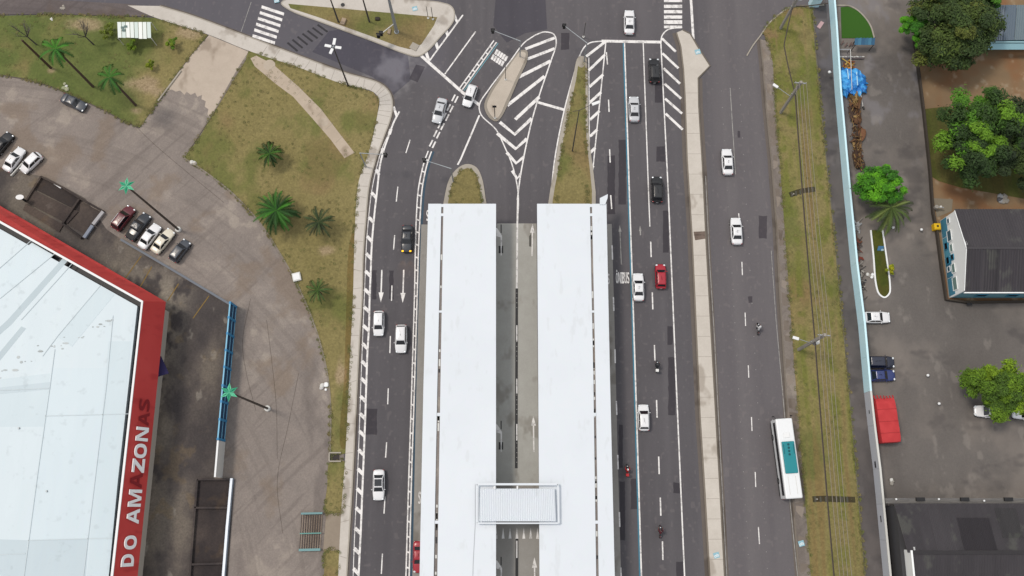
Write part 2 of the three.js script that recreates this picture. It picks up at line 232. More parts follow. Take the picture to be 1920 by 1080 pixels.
// stop line, bay edge, islands' painted outlines
mark('stop_line', [[789, 104], [868, 174], [899, 197]], 0.5); mark('lane_line', [[899, 216], [864, 298], [858, 309]], 0.28);
curve('edge_line', [[1003, 66], [983, 80], [960, 110], [938, 139], [917, 167], [899, 196], [902, 215], [930, 243], [947, 277], [960, 308], [970, 350], [972, 375], [970, 425]], 0.2);
curve('edge_line', [[1003, 66], [1020, 60], [1038, 64], [1043, 80], [1032, 117], [1013, 173], [997, 227], [983, 290], [975, 335], [970, 375]], 0.22);
for (const [pts, w] of [[[[985, 92], [1040, 71]], 0.5], [[[988, 111], [1040, 91]], 0.5], [[[970, 146], [1033, 114]], 0.55], [[[951, 198], [1021, 143]], 0.55], [[[966, 224], [1011, 182]], 0.55], [[[937, 229], [965, 252], [997, 222]], 0.55], [[[932, 250], [967, 279], [988, 260]], 0.55], [[[950, 286], [968, 306], [982, 294]], 0.5], [[[960, 320], [970, 335], [976, 326]], 0.45]]) mark('chevron_stripe', pts, w, M.paint, 0.013);
mark('stop_line', [[1009, 192], [1058, 206]], 0.45);
curve('edge_line', [[1032, 380], [1040, 300], [1058, 207], [1074, 147], [1086, 107], [1096, 88], [1107, 80], [1130, 77]], 0.22);
mark('stop_line', [[1128, 77], [1240, 79]], 0.5); mark('edge_line', [[1136, 79], [1107, 362]], 0.2); mark('edge_line', [[1104, 108], [1105, 240], [1106, 362]], 0.14);
for (const [a, b, c, d] of [[1099, 106, 1134, 79], [1104, 132, 1134, 103], [1105, 163, 1131, 140], [1105, 193, 1127, 173], [1106, 225, 1124, 208], [1106, 256, 1120, 243], [1106, 287, 1116, 277], [1106, 317, 1113, 311]]) mark('hatch_rung', [[a, b], [c, d]], 0.45, M.paint, 0.013);
for (const [a, b, c, d] of [[1137, 98, 1139, 121], [1141, 187, 1142, 210], [1143, 280, 1144, 305], [1145, 366, 1147, 392], [1147.5, 460, 1148.5, 487], [1150, 557, 1151, 583], [1153, 655, 1153.5, 681], [1155.5, 752, 1156.5, 778], [1158, 853, 1159, 880], [1161, 960, 1162, 988], [1164, 1064, 1165, 1090]]) mark('lane_dash', [[a, b], [c, d]], 0.2, M.paint, 0.034);
mark('lane_line', [[1171, 81], [1180, 360], [1186, 540], [1192, 730], [1203, 1090]], 0.22); mark('blue_line', [[1168.6, 81], [1177.6, 360], [1183.6, 540], [1189.4, 730], [1200, 1090]], 0.2, M.bluePaint);
mark('lane_line', [[1206, 81], [1216, 360], [1218.5, 425]], 0.18);
for (const [a, b, c, d] of [[1220, 453, 1221, 482], [1223, 548, 1224, 580], [1227, 647, 1228, 676], [1231, 750, 1232, 783], [1235, 856, 1236, 889], [1238, 933, 1239, 967], [1242, 1015, 1243, 1050]]) mark('lane_dash', [[a, b], [c, d]], 0.2);
mark('edge_line', [[1239, 79], [1253, 360], [1268, 720], [1284, 1090]], 0.2);
curve('edge_line', [[1239, 82], [1241, 68], [1250, 57], [1262, 53], [1279, 52]], 0.2);
for (const [a, b, c, d] of [[1241, 72, 1267, 97], [1242, 100, 1272, 128], [1244, 128, 1275, 157], [1246, 157, 1277, 185], [1247, 185, 1279, 213], [1248, 213, 1280, 243]]) mark('hatch_rung', [[a, b], [c, d]], 0.42, M.paint, 0.013);
for (const [a, b] of [[-12, -6], [-1, 4], [9, 15], [19, 25], [29, 35], [38, 45], [48, 53]]) area('crosswalk_stripe', rect(1245, a, 1279, b));
mark('edge_line', [[1295, -10], [1300, 73]], 0.42);
mark('lane_line', [[1369, 165], [1379, 327]], 0.13, M.fadedPaint);
for (const [a, b, c, d] of [[1385, 400, 1386, 411], [1391, 491, 1392, 516], [1397, 586, 1398, 611], [1403, 685, 1404, 708], [1409, 782, 1410, 808], [1416, 885, 1417, 913], [1422, 988, 1424, 1020]]) mark('lane_dash', [[a, b], [c, d]], 0.15);
for (let k = 0; k < 30; k++) { const t = k / 29; area('road_stud', rect(1352 + 52 * t, 170 + 900 * t, 1353.3 + 52 * t, 171.3 + 900 * t), M.fadedPaint); area('road_stud', rect(1386 + 52 * t, 165 + 900 * t, 1387.3 + 52 * t, 166.3 + 900 * t), M.fadedPaint); }
mark('edge_line', [[1323, 330], [1330, 480], [1340, 640], [1347, 780], [1363, 1085]], 0.1, M.fadedPaint); mark('edge_line', [[1466, 720], [1473, 800], [1480, 930], [1496, 1085]], 0.12, M.fadedPaint); mark('edge_line', [[1446, 470], [1455, 600], [1466, 720]], 0.1, M.fadedPaint);
// crosswalk and speed hump of the side street
for (let k = 0; k < 6; k++) area('crosswalk_stripe', [[491 - 3.4 * k, 10 + 10.8 * k], [533 - 3.4 * k, 24 + 10.8 * k], [532 - 3.4 * k, 29.5 + 10.8 * k], [490 - 3.4 * k, 15.5 + 10.8 * k]]);
mark('edge_line', [[471, 4], [452, 60]], 0.1, M.fadedPaint);
area('speed_hump', [[536, 76], [590, 40], [622, 52], [580, 104]], gm(asphaltTex, 0.9, { color: 0xffffff, bumpScale: 0 }), 0.0068);
for (let k = 0; k < 7; k++) { const x = 539 + 9.4 * k, y = 80 - 5.6 * k; mark('hump_stripe', [[x, y], [x + 19, y + 16 - 0.4 * k]], 0.34, flat(0x26252a), 0.011); }
// painted rows for turning buses (white block lettering)
for (const [r, n] of [[0, 5], [1, 5]]) for (let k = 0; k < n; k++) { const x = 931 + 4.5 * k - r * 6.6, y = 92 + 3 * k + r * 9.6; area('road_lettering', [[x, y], [x + 3.9, y + 2.1], [x - 0.6, y + 11.2], [x - 4.5, y + 9.1]]); }
// lettering BUS in Portuguese on the bus lanes
function letterGeo(txt, w, h) { const g = new TextGeometry(txt, { font, size: 1, depth: 0.002, curveSegments: 4 }); g.computeBoundingBox(); const b = g.boundingBox; g.translate(-b.min.x, -b.min.y, 0); g.scale(w / (b.max.x - b.min.x), h / (b.max.y - b.min.y), 1); return g; }
function roadWord(txt, px, py, wpx, hpx, turn) { const a = P(px, py), w = wpx / pxm, h = hpx / pxm; let x = 0; const ws = [...txt].map(c => c === 'I' ? 0.45 : c === 'N' ? 1.15 : 1), tot = ws.reduce((s, v) => s + v * 1.12, 0);
  [...txt].forEach((c, i) => { const g = letterGeo(c, ws[i] * w / tot, c === 'Ô' ? h * 1.22 : h); g.translate(x - w / 2, -h / 2, 0); x += ws[i] * 1.12 * w / tot; g.rotateX(-Math.PI / 2); g.rotateY(turn); g.translate(a.x, 0.035, a.z); mesh('road_lettering', metreUV(g), M.paint, road); }); }
roadWord('ÔNIBUS', 1167.5, 521, 26, 22, 0); roadWord('ÔNIBUS', 1130.5, 523, 26, 21, 0);
roadWord('ÔNIBUS', 812, 404, 27, 22, Math.PI); roadWord('ÔNIBUS', 798, 933, 27, 22, Math.PI);
arrow([1162, 422], [1165, 496], 0.5, 1.1, 0.14, M.fadedPaint); arrow([1200, 423], [1201, 441], 0.4, 0.9, 0.2, M.fadedPaint);

// pads of concrete paving under and beside the station
mesh('concrete_paving', slab(PP([[790, 421], [931, 421], [931, 1130], [772, 1130], [775, 1000], [780, 760], [784, 600]]), 0, 0.025), M.pad, road);
mesh('concrete_paving', slab(PP([[931.6, 419], [1006, 419], [1010, 906], [929, 906]]), 0, 0.022), M.pad2, road);
mesh('concrete_paving', slab(PP([[929, 907], [1010, 907], [1012, 1130], [929, 1130]]), 0, 0.021), M.pad, road);
mesh('concrete_paving', slab(PP([[1007, 420], [1147, 420], [1152, 600], [1158, 850], [1166, 1130], [1013, 1130]]), 0, 0.025), M.pad, road);
mark('lane_line', [[971, 375], [970, 420], [969, 541]], 0.28, M.paint, 0.031); mark('dark_line', [[969, 541], [968, 878]], 0.42, M.black, 0.029); mark('dark_line', [[969.3, 1010], [969, 1090]], 0.42, M.black, 0.029);
for (const [a, b] of [[610, 640], [710, 738], [795, 826], [1014, 1046]]) mark('lane_dash', [[969, a], [969, b]], 0.2, M.paint, 0.035);
for (let k = 0; k < 5; k++) for (const y0 of [560, 660, 760, 850]) mark('road_stud', [[969, y0 + k * 9 - 20], [969, y0 + k * 9 - 18.6]], 0.14, M.fadedPaint, 0.033);
for (const [tip, tail] of [[[998.5, 420], [997.5, 480]], [[1000, 780], [1001, 847]], [[1002, 1045], [1003, 1105]]]) { const r = [...road.children].length; arrow(tip, tail, 0.75, 1.45, 0.2); road.children[r].position.y = 0.024; }
for (const y of [421, 789, 1044]) { // turn arrows of the left lane, with dark blanked-out marks
  area('arrow', [[938.6, y + 22], [941.4, y + 20], [940.6, y + 58], [938.8, y + 58]], M.paint, 0.033); area('arrow', [[930, y + 6], [933, y + 8], [940.6, y + 20], [938.5, y + 24], [931, y + 22]], M.paint, 0.0335);
  mark('blanked_mark', [[939.6, y], [939.6, y + 16]], 0.16, M.black, 0.031); area('blanked_mark', rect(935, y + 40, 943.5, y + 54), M.black, 0.029);
}
area('blanked_mark', [[992, 443], [996, 438], [997, 463], [992, 462]], flat(0x55534f), 0.029);
for (let k = 0; k < 7; k++) { const x = 930.5 + 12.9 * k; area('yield_tooth', [[x, 989], [x + 2.7, 1010], [x - 2.7, 1010]], M.paint, 0.031); }

// ───────────────────────── left side: lot, lawns, sidewalks
const sideIn = [[467, 96], [560, 127], [640, 157], [700, 173], [711, 188], [708, 215], [692, 285], [673, 340], [666, 420], [662, 560], [655, 700], [648, 850], [640, 960], [632, 1130]];
const sideOut = [[300, 12], [360, 30], [470, 71], [560, 105], [650, 138], [712, 157], [731, 175], [736, 196], [733, 220], [718, 262], [703, 305], [692, 350], [686, 412], [681, 480], [679, 560], [674, 640], [668, 760], [661, 900], [655, 1000], [647, 1130]];
const lotEdge = [[345, 296], [390, 326], [440, 366], [490, 421], [522, 470], [556, 530], [590, 610], [612, 690], [620, 760], [619, 852]];
{
  const lot = structGroup('parking_lot');
  mesh('paving', slab([V3(-150, 0, -100), ...PP([[0, 30], [300, 60], [467, 90], [640, 160], [660, 500], [645, 850], [632, 1130]]), V3(-26, 0, 50), V3(-150, 0, 50)], -0.02, 0.03), M.lot, lot);
  mesh('concrete_drive', slab(PP([[392, 66], [466, 97], [446, 128], [425, 165], [400, 212], [394, 222], [389, 214], [391, 205], [384, 200], [386, 190], [378, 186], [379, 178], [370, 182], [366, 174], [358, 178], [350, 172], [346, 178], [338, 170], [330, 172], [322, 168], [313, 172], [335, 138], [358, 105]]), 0.03, 0.04), gm(walkTex, 0.95, { color: 0xece2d8 }), lot);
  const dp = [[-260, 240], [30, 322], [86, 332], [160, 372], [200, 430], [232, 452], [330, 512], [432, 571], [426, 640], [408, 826], [402, 897], [440, 900], [424, 1130], [180, 1130], [180, 700], [-260, 440]];
  mesh('damp_paving', slab(PP(dp), 0.03, 0.045), M.damp, lot);
  for (const [a, b, c, d] of [[265, 480, 235, 522], [285, 500, 262, 540], [335, 532, 314, 565], [392, 555, 362, 597]]) mesh('bay_line', ribbon(PP([[a, b], [c, d]]), 0.16, 0.056), flat(0x77602f, 0.9), lot);
  for (const pts of [[[470, 560], [455, 640], [462, 700], [480, 770]], [[500, 600], [510, 680], [518, 760], [520, 860]], [[230, 210], [280, 262], [345, 318], [420, 380]], [[560, 700], [540, 800], [520, 900], [530, 1000]]]) mesh('paving_crack', ribbon(smooth(PP(pts)), 0.07, 0.036), gm(lotTex, 0.95, { color: 0xb8b4b0 }), lot);
  const rail = ribbon(PP([[228, 450], [330, 510], [432, 571]]), 0.35, 0.045, 0.35); mesh('low_kerb_wall', rail, flat(0x6b7078, 0.9), lot);
}
const lawns = [];
function lawn(name, pts, y0, y1, kerbW = 0) { const w = smooth(PP(pts), true, 4); lawns.push([w, y1]); const g = structGroup(name); mesh('turf', slab(w, y0, y1), M.grass, g); if (kerbW) mesh('kerb', ribbon(w, kerbW, y0, y1 - y0 + 0.03, true), M.kerb, g); return g; }
const poly = (name, pts, y0, y1, mat) => { const g = structGroup(name); mesh('surface', slab(PP(pts), y0, y1), mat, g); return g; };
{
  const l1 = structGroup('lawn'), pts = [...sideIn.slice(0, 12), [620, 856], ...lotEdge.slice().reverse(), [372, 262], [402, 210], [432, 160], [460, 112]];
  mesh('turf', slab(PP(pts), 0, 0.11), M.grass, l1); lawns.push([PP(pts), 0.11]); mesh('kerb', ribbon(smooth(PP(lotEdge)), 0.22, 0.03, 0.12), gm(walkTex, 0.9, { color: 0xb0aaa2 }), l1); mesh('kerb', ribbon(PP([[462, 110], [432, 160], [402, 210], [345, 296]]), 0.18, 0.03, 0.11), gm(walkTex, 0.9, { color: 0x9d968e }), l1);
  mesh('worn_strip', slab(smooth(PP([[664, 430], [668, 440], [664, 560], [655, 720], [650, 840], [640, 840], [646, 700], [650, 560], [655, 460]]), true), 0.11, 0.114), gm(grassTex, 1, { color: 0xe6d8c8 }), l1);
  const pth = structGroup('path'); mesh('surface', slab(PP([[470, 110], [481, 105], [512, 121], [560, 163], [602, 205], [640, 255], [665, 287], [646, 297], [620, 262], [588, 225], [550, 182], [520, 160], [478, 125]]), 0.1, 0.135), gm(walkTex, 0.95, { color: 0xece0d2 }), pth);
  for (const [x, y, r] of [[505, 122, 12], [607, 229, 9]]) { const c = P(x, y, 0.135), g = new THREE.CircleGeometry(r / pxm, 20); g.rotateX(-Math.PI / 2); g.translate(c.x, 0.139, c.z); mesh('worn_patch', metreUV(g), gm(walkTex, 0.95, { color: 0xefe6da }), pth); }
  for (let k = 1; k < 9; k++) { const t = k / 9, a = P(490 + 165 * t, 118 + 170 * t - 22 * Math.sin(t * 3.1), 0.136); const d = V3(0.72, 0, 0.7), n = V3(0.7, 0, -0.72); mesh('joint', ribbon([a.clone().addScaledVector(n, 0.75), a.clone().addScaledVector(n, -0.9)], 0.05, 0.1395), flat(0x8d8478), pth); }
  lawn('lawn', [[619, 866], [646, 866], [645, 900], [640, 960], [612, 960], [614, 910]], 0, 0.12); lawn('lawn', [[612, 1034], [637, 1034], [634, 1080], [630, 1130], [606, 1130], [608, 1080]], 0, 0.12);
  const l2 = structGroup('lawn'), e2 = [[0, 141], [50, 149], [100, 164], [150, 186], [195, 207], [235, 229], [262, 240], [300, 186], [332, 138], [358, 104], [390, 66]];
  const l2p = PP([[-150, 140], ...e2, [290, 34], [215, 31], [100, 28], [0, 30], [-150, 35]]); mesh('turf', slab(l2p, 0, 0.1), M.grass, l2); lawns.push([l2p, 0.1]);
  mesh('kerb', ribbon(PP(e2.slice(0, 7)), 0.14, 0.03, 0.09), gm(walkTex, 0.9, { color: 0x77716c }), l2); mesh('kerb', ribbon(PP([[297, 190], [340, 133]]), 0.25, 0.03, 0.2), M.kerb, l2);
}
function sidewalk(inner, outer, kerbSide) { // paving between two lines with a kerb on the road side
  const g = structGroup('sidewalk'); mesh('paving', slab([...smooth(PP(inner)), ...smooth(PP(outer)).reverse()], 0, 0.13), M.walk, g);
  mesh('kerb', ribbon(smooth(PP(kerbSide)), 0.2, 0, 0.145), M.kerb, g); mesh('gutter', ribbon(smooth(PP(kerbSide.map(([x, y]) => [x, y]))), 0.75, 0.008), M.gutter, g); return g;
}
{
  const s = sidewalk([[240, 11], [290, 33], [390, 65], ...sideIn], sideOut, sideOut);
  const inn = smooth(PP(sideIn), false, 8), out = smooth(PP(sideOut.slice(2)), false, 8);
  for (let k = 1; k < 44; k++) { const a = inn[Math.floor(k / 44 * inn.length)]; let b = out[0]; for (const o of out) if (o.distanceTo(a) < b.distanceTo(a)) b = o; mesh('joint', ribbon([a, a.clone().lerp(b, 0.9)], 0.06, 0.134), flat(0x8b847b), s); }
  poly('driveway', [[612, 962], [640, 962], [637, 1032], [606, 1032]], 0, 0.125, gm(walkTex, 0.95, { color: 0xbcb2a6 }));
  const u = structGroup('traffic_island');
  const uo = smooth(PP([[528, 6], [560, -6], [700, -3], [840, 9], [851, 20], [850, 40], [825, 70], [800, 97], [783, 106], [760, 101], [700, 78], [600, 41], [545, 20]]), true, 5);
  mesh('paving', slab(uo, 0, 0.13), M.walk, u); mesh('kerb', ribbon(uo, 0.2, 0, 0.145, true), M.kerb, u);
  mesh('turf', slab(PP([[541, 8], [620, 15], [820, 33], [814, 48], [790, 84], [768, 93], [748, 88], [700, 70], [600, 34], [545, 16]]), 0.1, 0.15), M.grass, u);
}
// the upper walk and the far side of the top street
poly('sidewalk', [[-200, -30], [0, -5], [240, 8], [290, 14], [300, 32], [215, 30], [100, 27], [0, 28], [-200, 33]], 0, 0.1, gm(lotTex, 0.95, { color: 0xc0bec6 }));
// islands of the junction
{
  const isl = (name, outer, inner, mat, mat2 = M.kerb) => { if (mat === M.grass) lawns.push([PP(inner), 0.16]); const g = structGroup(name), o = smooth(PP(outer), true, 5); mesh('kerb', slab(o, 0, 0.14), mat2, g); mesh(mat === M.grass ? 'turf' : 'paving', slab(smooth(PP(inner), true, 5), 0.05, 0.16), mat, g); return g; };
  isl('traffic_island', [[976, 95], [988, 96], [989, 112], [972, 150], [955, 190], [940, 220], [931, 228], [918, 222], [908, 200], [916, 176], [938, 142], [962, 110]], [[976, 98], [985, 100], [984, 112], [966, 152], [950, 188], [936, 218], [929, 223], [921, 217], [913, 199], [921, 177], [942, 144], [964, 112]], gm(walkTex, 0.95, { color: 0xf0eae2 }), gm(walkTex, 0.9, { color: 0xbdb9b2 }));
  isl('traffic_island', [[1085, 107], [1098, 108], [1101, 130], [1103, 240], [1108, 420], [1034, 420], [1042, 300], [1060, 207], [1074, 147]], [[1087, 118], [1095, 118], [1097, 135], [1098, 240], [1101, 416], [1041, 416], [1050, 300], [1067, 212], [1080, 150]], M.grass);
  isl('traffic_island', [[835, 420], [836, 358], [846, 330], [862, 313], [877, 308], [893, 314], [903, 332], [910, 370], [913, 420]], [[843, 416], [844, 360], [853, 335], [866, 320], [877, 316], [888, 321], [896, 337], [902, 372], [904, 416]], M.grass);
  { const c = P(1090, 121, 0.165), g = new THREE.CircleGeometry(0.55, 16); g.rotateX(-Math.PI / 2); g.translate(c.x, 0.166, c.z); struct('concrete_base', metreUV(g), M.kerb); }
}
// long median to the right
{
  const ml = [[1268, 62], [1276, 88], [1281, 130], [1284, 180], [1288, 300], [1297, 440], [1306, 640], [1312, 780], [1321, 920], [1333, 1130]], mr = [[1280, 57], [1294, 64], [1308, 88], [1331, 124], [1309, 147], [1310, 200], [1318, 330], [1324, 460], [1334, 640], [1343, 800], [1351, 940], [1361, 1130]];
  const g = structGroup('median'); mesh('paving', slab([...PP(ml), ...PP(mr).reverse()], 0, 0.14), gm(walkTex, 0.95, { color: 0xfffefc }), g);
  mesh('kerb', ribbon(PP(ml), 0.24, 0, 0.155), gm(walkTex, 0.9, { color: 0xa09a92 }), g); mesh('kerb', ribbon(PP(mr), 0.24, 0, 0.155), gm(walkTex, 0.9, { color: 0x8e8982 }), g);
  mesh('gutter', ribbon(PP(ml.map(([x, y]) => [x - 5, y])), 0.55, 0.007), M.gutter, g); mesh('gutter', ribbon(PP(mr.slice(4).map(([x, y]) => [x + 5, y])), 0.5, 0.007), M.gutter, g);
  mesh('cover_plate', slab(PP([[1300, 435], [1322, 434], [1323, 448], [1303, 451]]), 0.14, 0.144), gm(lotTex, 0.95, { color: 0xd8ccc4 }), g);
  for (let k = 0; k < 24; k++) { const y = 175 + 38 * k; mesh('joint', ribbon(PP([[xAt(ml, y) + 2, y], [xAt(mr, y) - 2, y]], 0), 0.06, 0.144), flat(0x938b82), g); }
}
// right-hand sidewalk, verge, footway
{
  const sl = [[1425, 74], [1430, 120], [1436, 200], [1446, 300], [1455, 420], [1461, 540], [1468, 650], [1477, 800], [1485, 920], [1496, 1060], [1502, 1130]], sr = [[1440, 78], [1449, 120], [1453, 200], [1463, 320], [1470, 420], [1480, 560], [1490, 700], [1502, 850], [1514, 1000], [1523, 1130]];
  const g = structGroup('sidewalk'); mesh('paving', slab([...PP(sl), ...PP(sr).reverse()], 0, 0.12), M.brokenWalk, g); mesh('kerb', ribbon(PP(sl), 0.22, 0, 0.14), gm(walkTex, 0.9, { color: 0x9a948d }), g); mesh('gutter', ribbon(PP(sl.map(([x, y]) => [x - 4, y])), 0.5, 0.007), M.gutter, g);
  const rr = rng(5); for (let k = 0; k < 34; k++) { const y = 110 + 960 * rr(), a = xAt(sl, y) + 3, b = xAt(sr, y) - 2; mesh('broken_slab', slab(PP([[a + 2 * rr(), y], [b - 3 * rr(), y + 4 * rr()], [b - 5 * rr(), y + 10 + 14 * rr()], [a + 3 * rr(), y + 9 + 12 * rr()]]), 0.12, 0.128 + 0.01 * rr()), gm(walkTex, 0.95, { color: rr() > 0.5 ? 0xb4aca6 : 0x9a928c }), g); }
  const vr = [[1524, 18], [1528, 85], [1541, 220], [1553, 340], [1563, 430], [1573, 540], [1584, 650], [1596, 780], [1606, 900], [1620, 1060], [1626, 1130]];
  const v = structGroup('grass_verge'), vp = [...PP([[1430, 62], [1440, 46], [1455, 32], [1478, 16], [1500, 13]]), ...PP(vr), ...PP(sr).reverse()]; mesh('turf', slab(vp, 0, 0.11), M.grass, v); lawns.push([vp, 0.11]);
  mesh('kerb', ribbon(PP(vr), 0.16, 0, 0.13), gm(walkTex, 0.9, { color: 0x8a8a80 }), v); mesh('kerb', ribbon(smooth(PP([[1400, 105], [1412, 85], [1425, 68], [1440, 46], [1455, 32], [1478, 16], [1500, 12], [1545, 10]])), 0.2, 0, 0.13), M.kerb, v);
  poly('footway', [...vr, [1662, 1130], [1657, 1080], [1620, 720], [1582, 360], [1547, -5], [1530, -5]], 0, 0.06, M.footway);
}
// right yard, plots, planting
{
  const y = structGroup('yard'); mesh('paving', slab([...PP([[1549, -80], [1584, 360], [1622, 720], [1660, 1080], [1664, 1130]]), V3(160, 0, 60), V3(160, 0, -160)], 0, 0.035), M.yard, y);
  const plot = [[1713, 80], [1723, 157], [1730, 213], [1742, 327], [1747, 400], [1754, 433], [1763, 503], [1772, 563], [1810, 568], [1990, 566]];
  poly('earth_plot', [...plot, [2100, 566], [2100, -60], [1900, -60], [1840, 20], [1713, 60]], 0.02, 0.075, M.earth);
  poly('lawn', [[1731, 205], [1775, 200], [1860, 230], [1960, 260], [1960, 380], [1800, 352], [1760, 340], [1744, 330]], 0.03, 0.1, gm(grassTex, 1, { color: 0xb4c09c }));
  poly('concrete_floor', [[1750, 372], [1786, 374], [1784, 396], [1756, 408]], 0.03, 0.12, gm(walkTex, 0.9, { color: 0xa8a294 }));
  const b = tag(mesh('boundary_wall', ribbon(PP(plot), 0.3, 0.03, 0.7), flat(0x3b342d, 0.9)), 'low dark boundary wall between the grey yard and the earth plots', 'wall');
  const l = structGroup('lawn'); const semi = [[1576, 14], [1590, 13], [1606, 20], [1620, 32], [1632, 50], [1638, 72], [1578, 72]]; mesh('turf', slab(PP(semi), 0.03, 0.12), flat(0x2f5714, 1), l); mesh('kerb', ribbon(smooth(PP([[1562, 11], [1576, 11], [1592, 12], [1606, 19], [1620, 32], [1632, 50], [1639, 73]])), 0.22, 0.03, 0.16), M.kerb, l);
  const p = structGroup('planting_strip'), e = smooth(PP([[1632, 432], [1637, 480], [1642, 535], [1648, 552], [1658, 558], [1667, 550], [1668, 535], [1661, 480], [1654, 432]]), false, 5); mesh('turf', slab(e, 0.03, 0.13), gm(grassTex, 1, { color: 0x9cb060 }), p); mesh('kerb', ribbon(e, 0.24, 0.03, 0.17), M.white, p);
  for (const [x, yy, w, h] of [[1600, 190, 22, 40], [1690, 180, 18, 30], [1610, 250, 16, 22]]) { }
}

// ───────────────────────── large structures
function heightOf(b, t) { const a = P(...b), c = P(...t); return CAM_H * (1 - Math.hypot(a.x, a.z) / Math.hypot(c.x, c.z)); }
const off = (pts, o) => pts.map(p => p.clone().sub(o));
function corrugated(a, b, c, d, n, amp, thick = 0.06) { // sheet between eave a-b and ridge d-c with n ribs
  const nor = b.clone().sub(a).cross(d.clone().sub(a)).normalize(); if (nor.y < 0) nor.negate();
  const v = [], uvs = []; const at = (t, s, o) => a.clone().lerp(b, t).lerp(d.clone().lerp(c, t), s).addScaledVector(nor, o);
  const prof = []; for (let i = 0; i < n; i++) prof.push([i / n, 0], [(i + 0.25) / n, amp], [(i + 0.5) / n, amp], [(i + 0.75) / n, 0]); prof.push([1, 0]);
  for (let i = 0; i < prof.length - 1; i++) { const [t0, o0] = prof[i], [t1, o1] = prof[i + 1]; const p = [at(t0, 0, o0), at(t1, 0, o1), at(t1, 1, o1), at(t0, 1, o0)]; for (const k of [0, 1, 2, 0, 2, 3]) v.push(p[k].x, p[k].y, p[k].z); }
  const e = [at(0, 0, -thick), at(1, 0, -thick), at(1, 1, -thick), at(0, 1, -thick)]; for (const k of [0, 2, 1, 0, 3, 2]) v.push(e[k].x, e[k].y, e[k].z);
  const g = new THREE.BufferGeometry(); g.setAttribute('position', new THREE.Float32BufferAttribute(v, 3)); g.computeVertexNormals(); return metreUV(g);
}
{ // bus station: two white canopies, each with an inner roof and an outer strip, and a ribbed cross roof
  const s = thing('bus_station', 'long white double canopy of the bus station between the bus lanes', 'bus station');
  const H0 = 5.6, th = 0.35;
  const can = (name, pts, lift = 0) => mesh(name, slab(PP(pts, H0), H0 - th + lift, H0 + lift), M.canopy, s);
  can('canopy_roof', [[831.5, 382], [930, 382], [930, 1135], [819, 1135]]); can('canopy_roof', [[1007, 382], [1106, 382], [1112.7, 720], [1118.6, 1135], [1012, 1135]]);
  can('outer_canopy', [[803, 382], [827.5, 382], [820, 720], [812, 1135], [785.5, 1135], [794, 720]]); can('outer_canopy', [[1110, 382], [1137, 382], [1144, 720], [1154, 1135], [1123.5, 1135], [1117, 720]]);
  for (const [y0, y1] of [[382.5, 388], [400, 405], [582, 586], [774, 780], [976, 982]]) { const t = (y0 - 382) / 753; for (const [xl, xr] of [[827 - 14.5 * t, 832 - 12.5 * t], [1105.5 + 13 * t, 1110.5 + 13.5 * t]]) mesh('bridge_plate', slab(PP(rect(xl, y0, xr, y1), H0), H0 - 0.3, H0 - 0.015), M.canopy, s); }
  for (const [xl, xr, xl2, xr2] of [[826.5, 832.5, 811, 820], [1105, 1111, 1118, 1124.5]]) mesh('gutter', slab(PP([[xl, 383], [xr, 383], [xr2, 1135], [xl2, 1135]], H0 - 0.3), H0 - 0.34, H0 - 0.2), gm(lotTex, 0.7, { color: 0xf4f6f8 }), s);
  const r3 = rng(33); for (let k = 0; k < 46; k++) { const y = 392 + 680 * r3(), t = (y - 382) / 753, L = r3() < 0.55; const x = L ? 829.5 - 13.5 * t : 1108 + 13.3 * t; mesh('gutter_debris', slab(PP(rect(x - 1.6, y, x + 1.4, y + 4 + 10 * r3()), H0 - 0.2), H0 - 0.2, H0 - 0.17), r3() < 0.3 ? M.dark : M.offwhite, s); }
  mesh('corner_flap', slab(PP([[1124.5, 372], [1139.5, 364.5], [1139, 372], [1134.5, 384], [1124.5, 384]], H0), H0 + 0.02, H0 + 0.14), M.canopy, s);
  mesh('roof_cable', ribbon(smooth(PP([[891, 982], [889, 1020], [887, 1060], [886, 1120]], H0)), 0.06, H0 + 0.01, 0.04), M.galv, s); mesh('roof_cable', ribbon(PP([[891, 908], [891, 982]], H0), 0.05, H0 + 0.01, 0.04), M.galv, s);
  // cross roof on top of both canopies
  const H1 = H0 + 0.7, a = P(894, 981, H1), b = P(1047, 981, H1), c = P(1046, 908, H1), d = P(894, 908, H1), up = V3(0, 0.05, 0);
  const cr = mesh('cross_roof', corrugated(a.clone().add(V3(0.35, 0, -0.25)), b.clone().add(V3(-0.35, 0, -0.25)), c.clone().add(V3(-0.45, -0.12, 0.6)), d.clone().add(V3(0.45, -0.12, 0.6)), 42, 0.09), M.canopy, s);
  for (const [p, q] of [[a, b], [b, c], [c, d], [d, a]]) mesh('roof_frame', beam(p.clone().add(up), q.clone().add(up), p === c ? 0.3 : 0.2, 0.14), M.canopy, cr);
  for (const x of [927, 970]) mesh('roof_stay', beam(P(x, 911, H1 + 0.3), P(x, 917, H1 + 0.2), 0.22, 0.1), M.white, cr);
  for (const x of [915, 1030]) for (const y of [922, 968]) mesh('support', bar(P(x, y, H0 - 0.1).setY(H0 - 0.1), P(x, y, H0).setY(H1 - 0.25), 0.12), M.galv, s);
  for (const [x0, x1] of [[838, 922], [1016, 1102]]) { mesh('platform', slab(PP([[x0, 425], [x1, 425], [x1 + 2, 1135], [x0 - 2, 1135]]), 0.02, 0.9), M.concrete, s);
    for (let y = 440; y < 1130; y += 92) for (const x of [x0 + 16, x1 - 16]) { const p = P(x, y); mesh('column', bar(p.clone().setY(0.9), p.clone().setY(H0 - 0.35), 0.18), M.galv, s); }
    for (const x of [x0 + 3, x1 - 3]) mesh('side_screen', ribbon(PP([[x, 470], [x, 1120]]), 0.12, 0.9, 2.2), flat(0x9fb0b6, 0.4), s); }
}
let fasciaPlane;
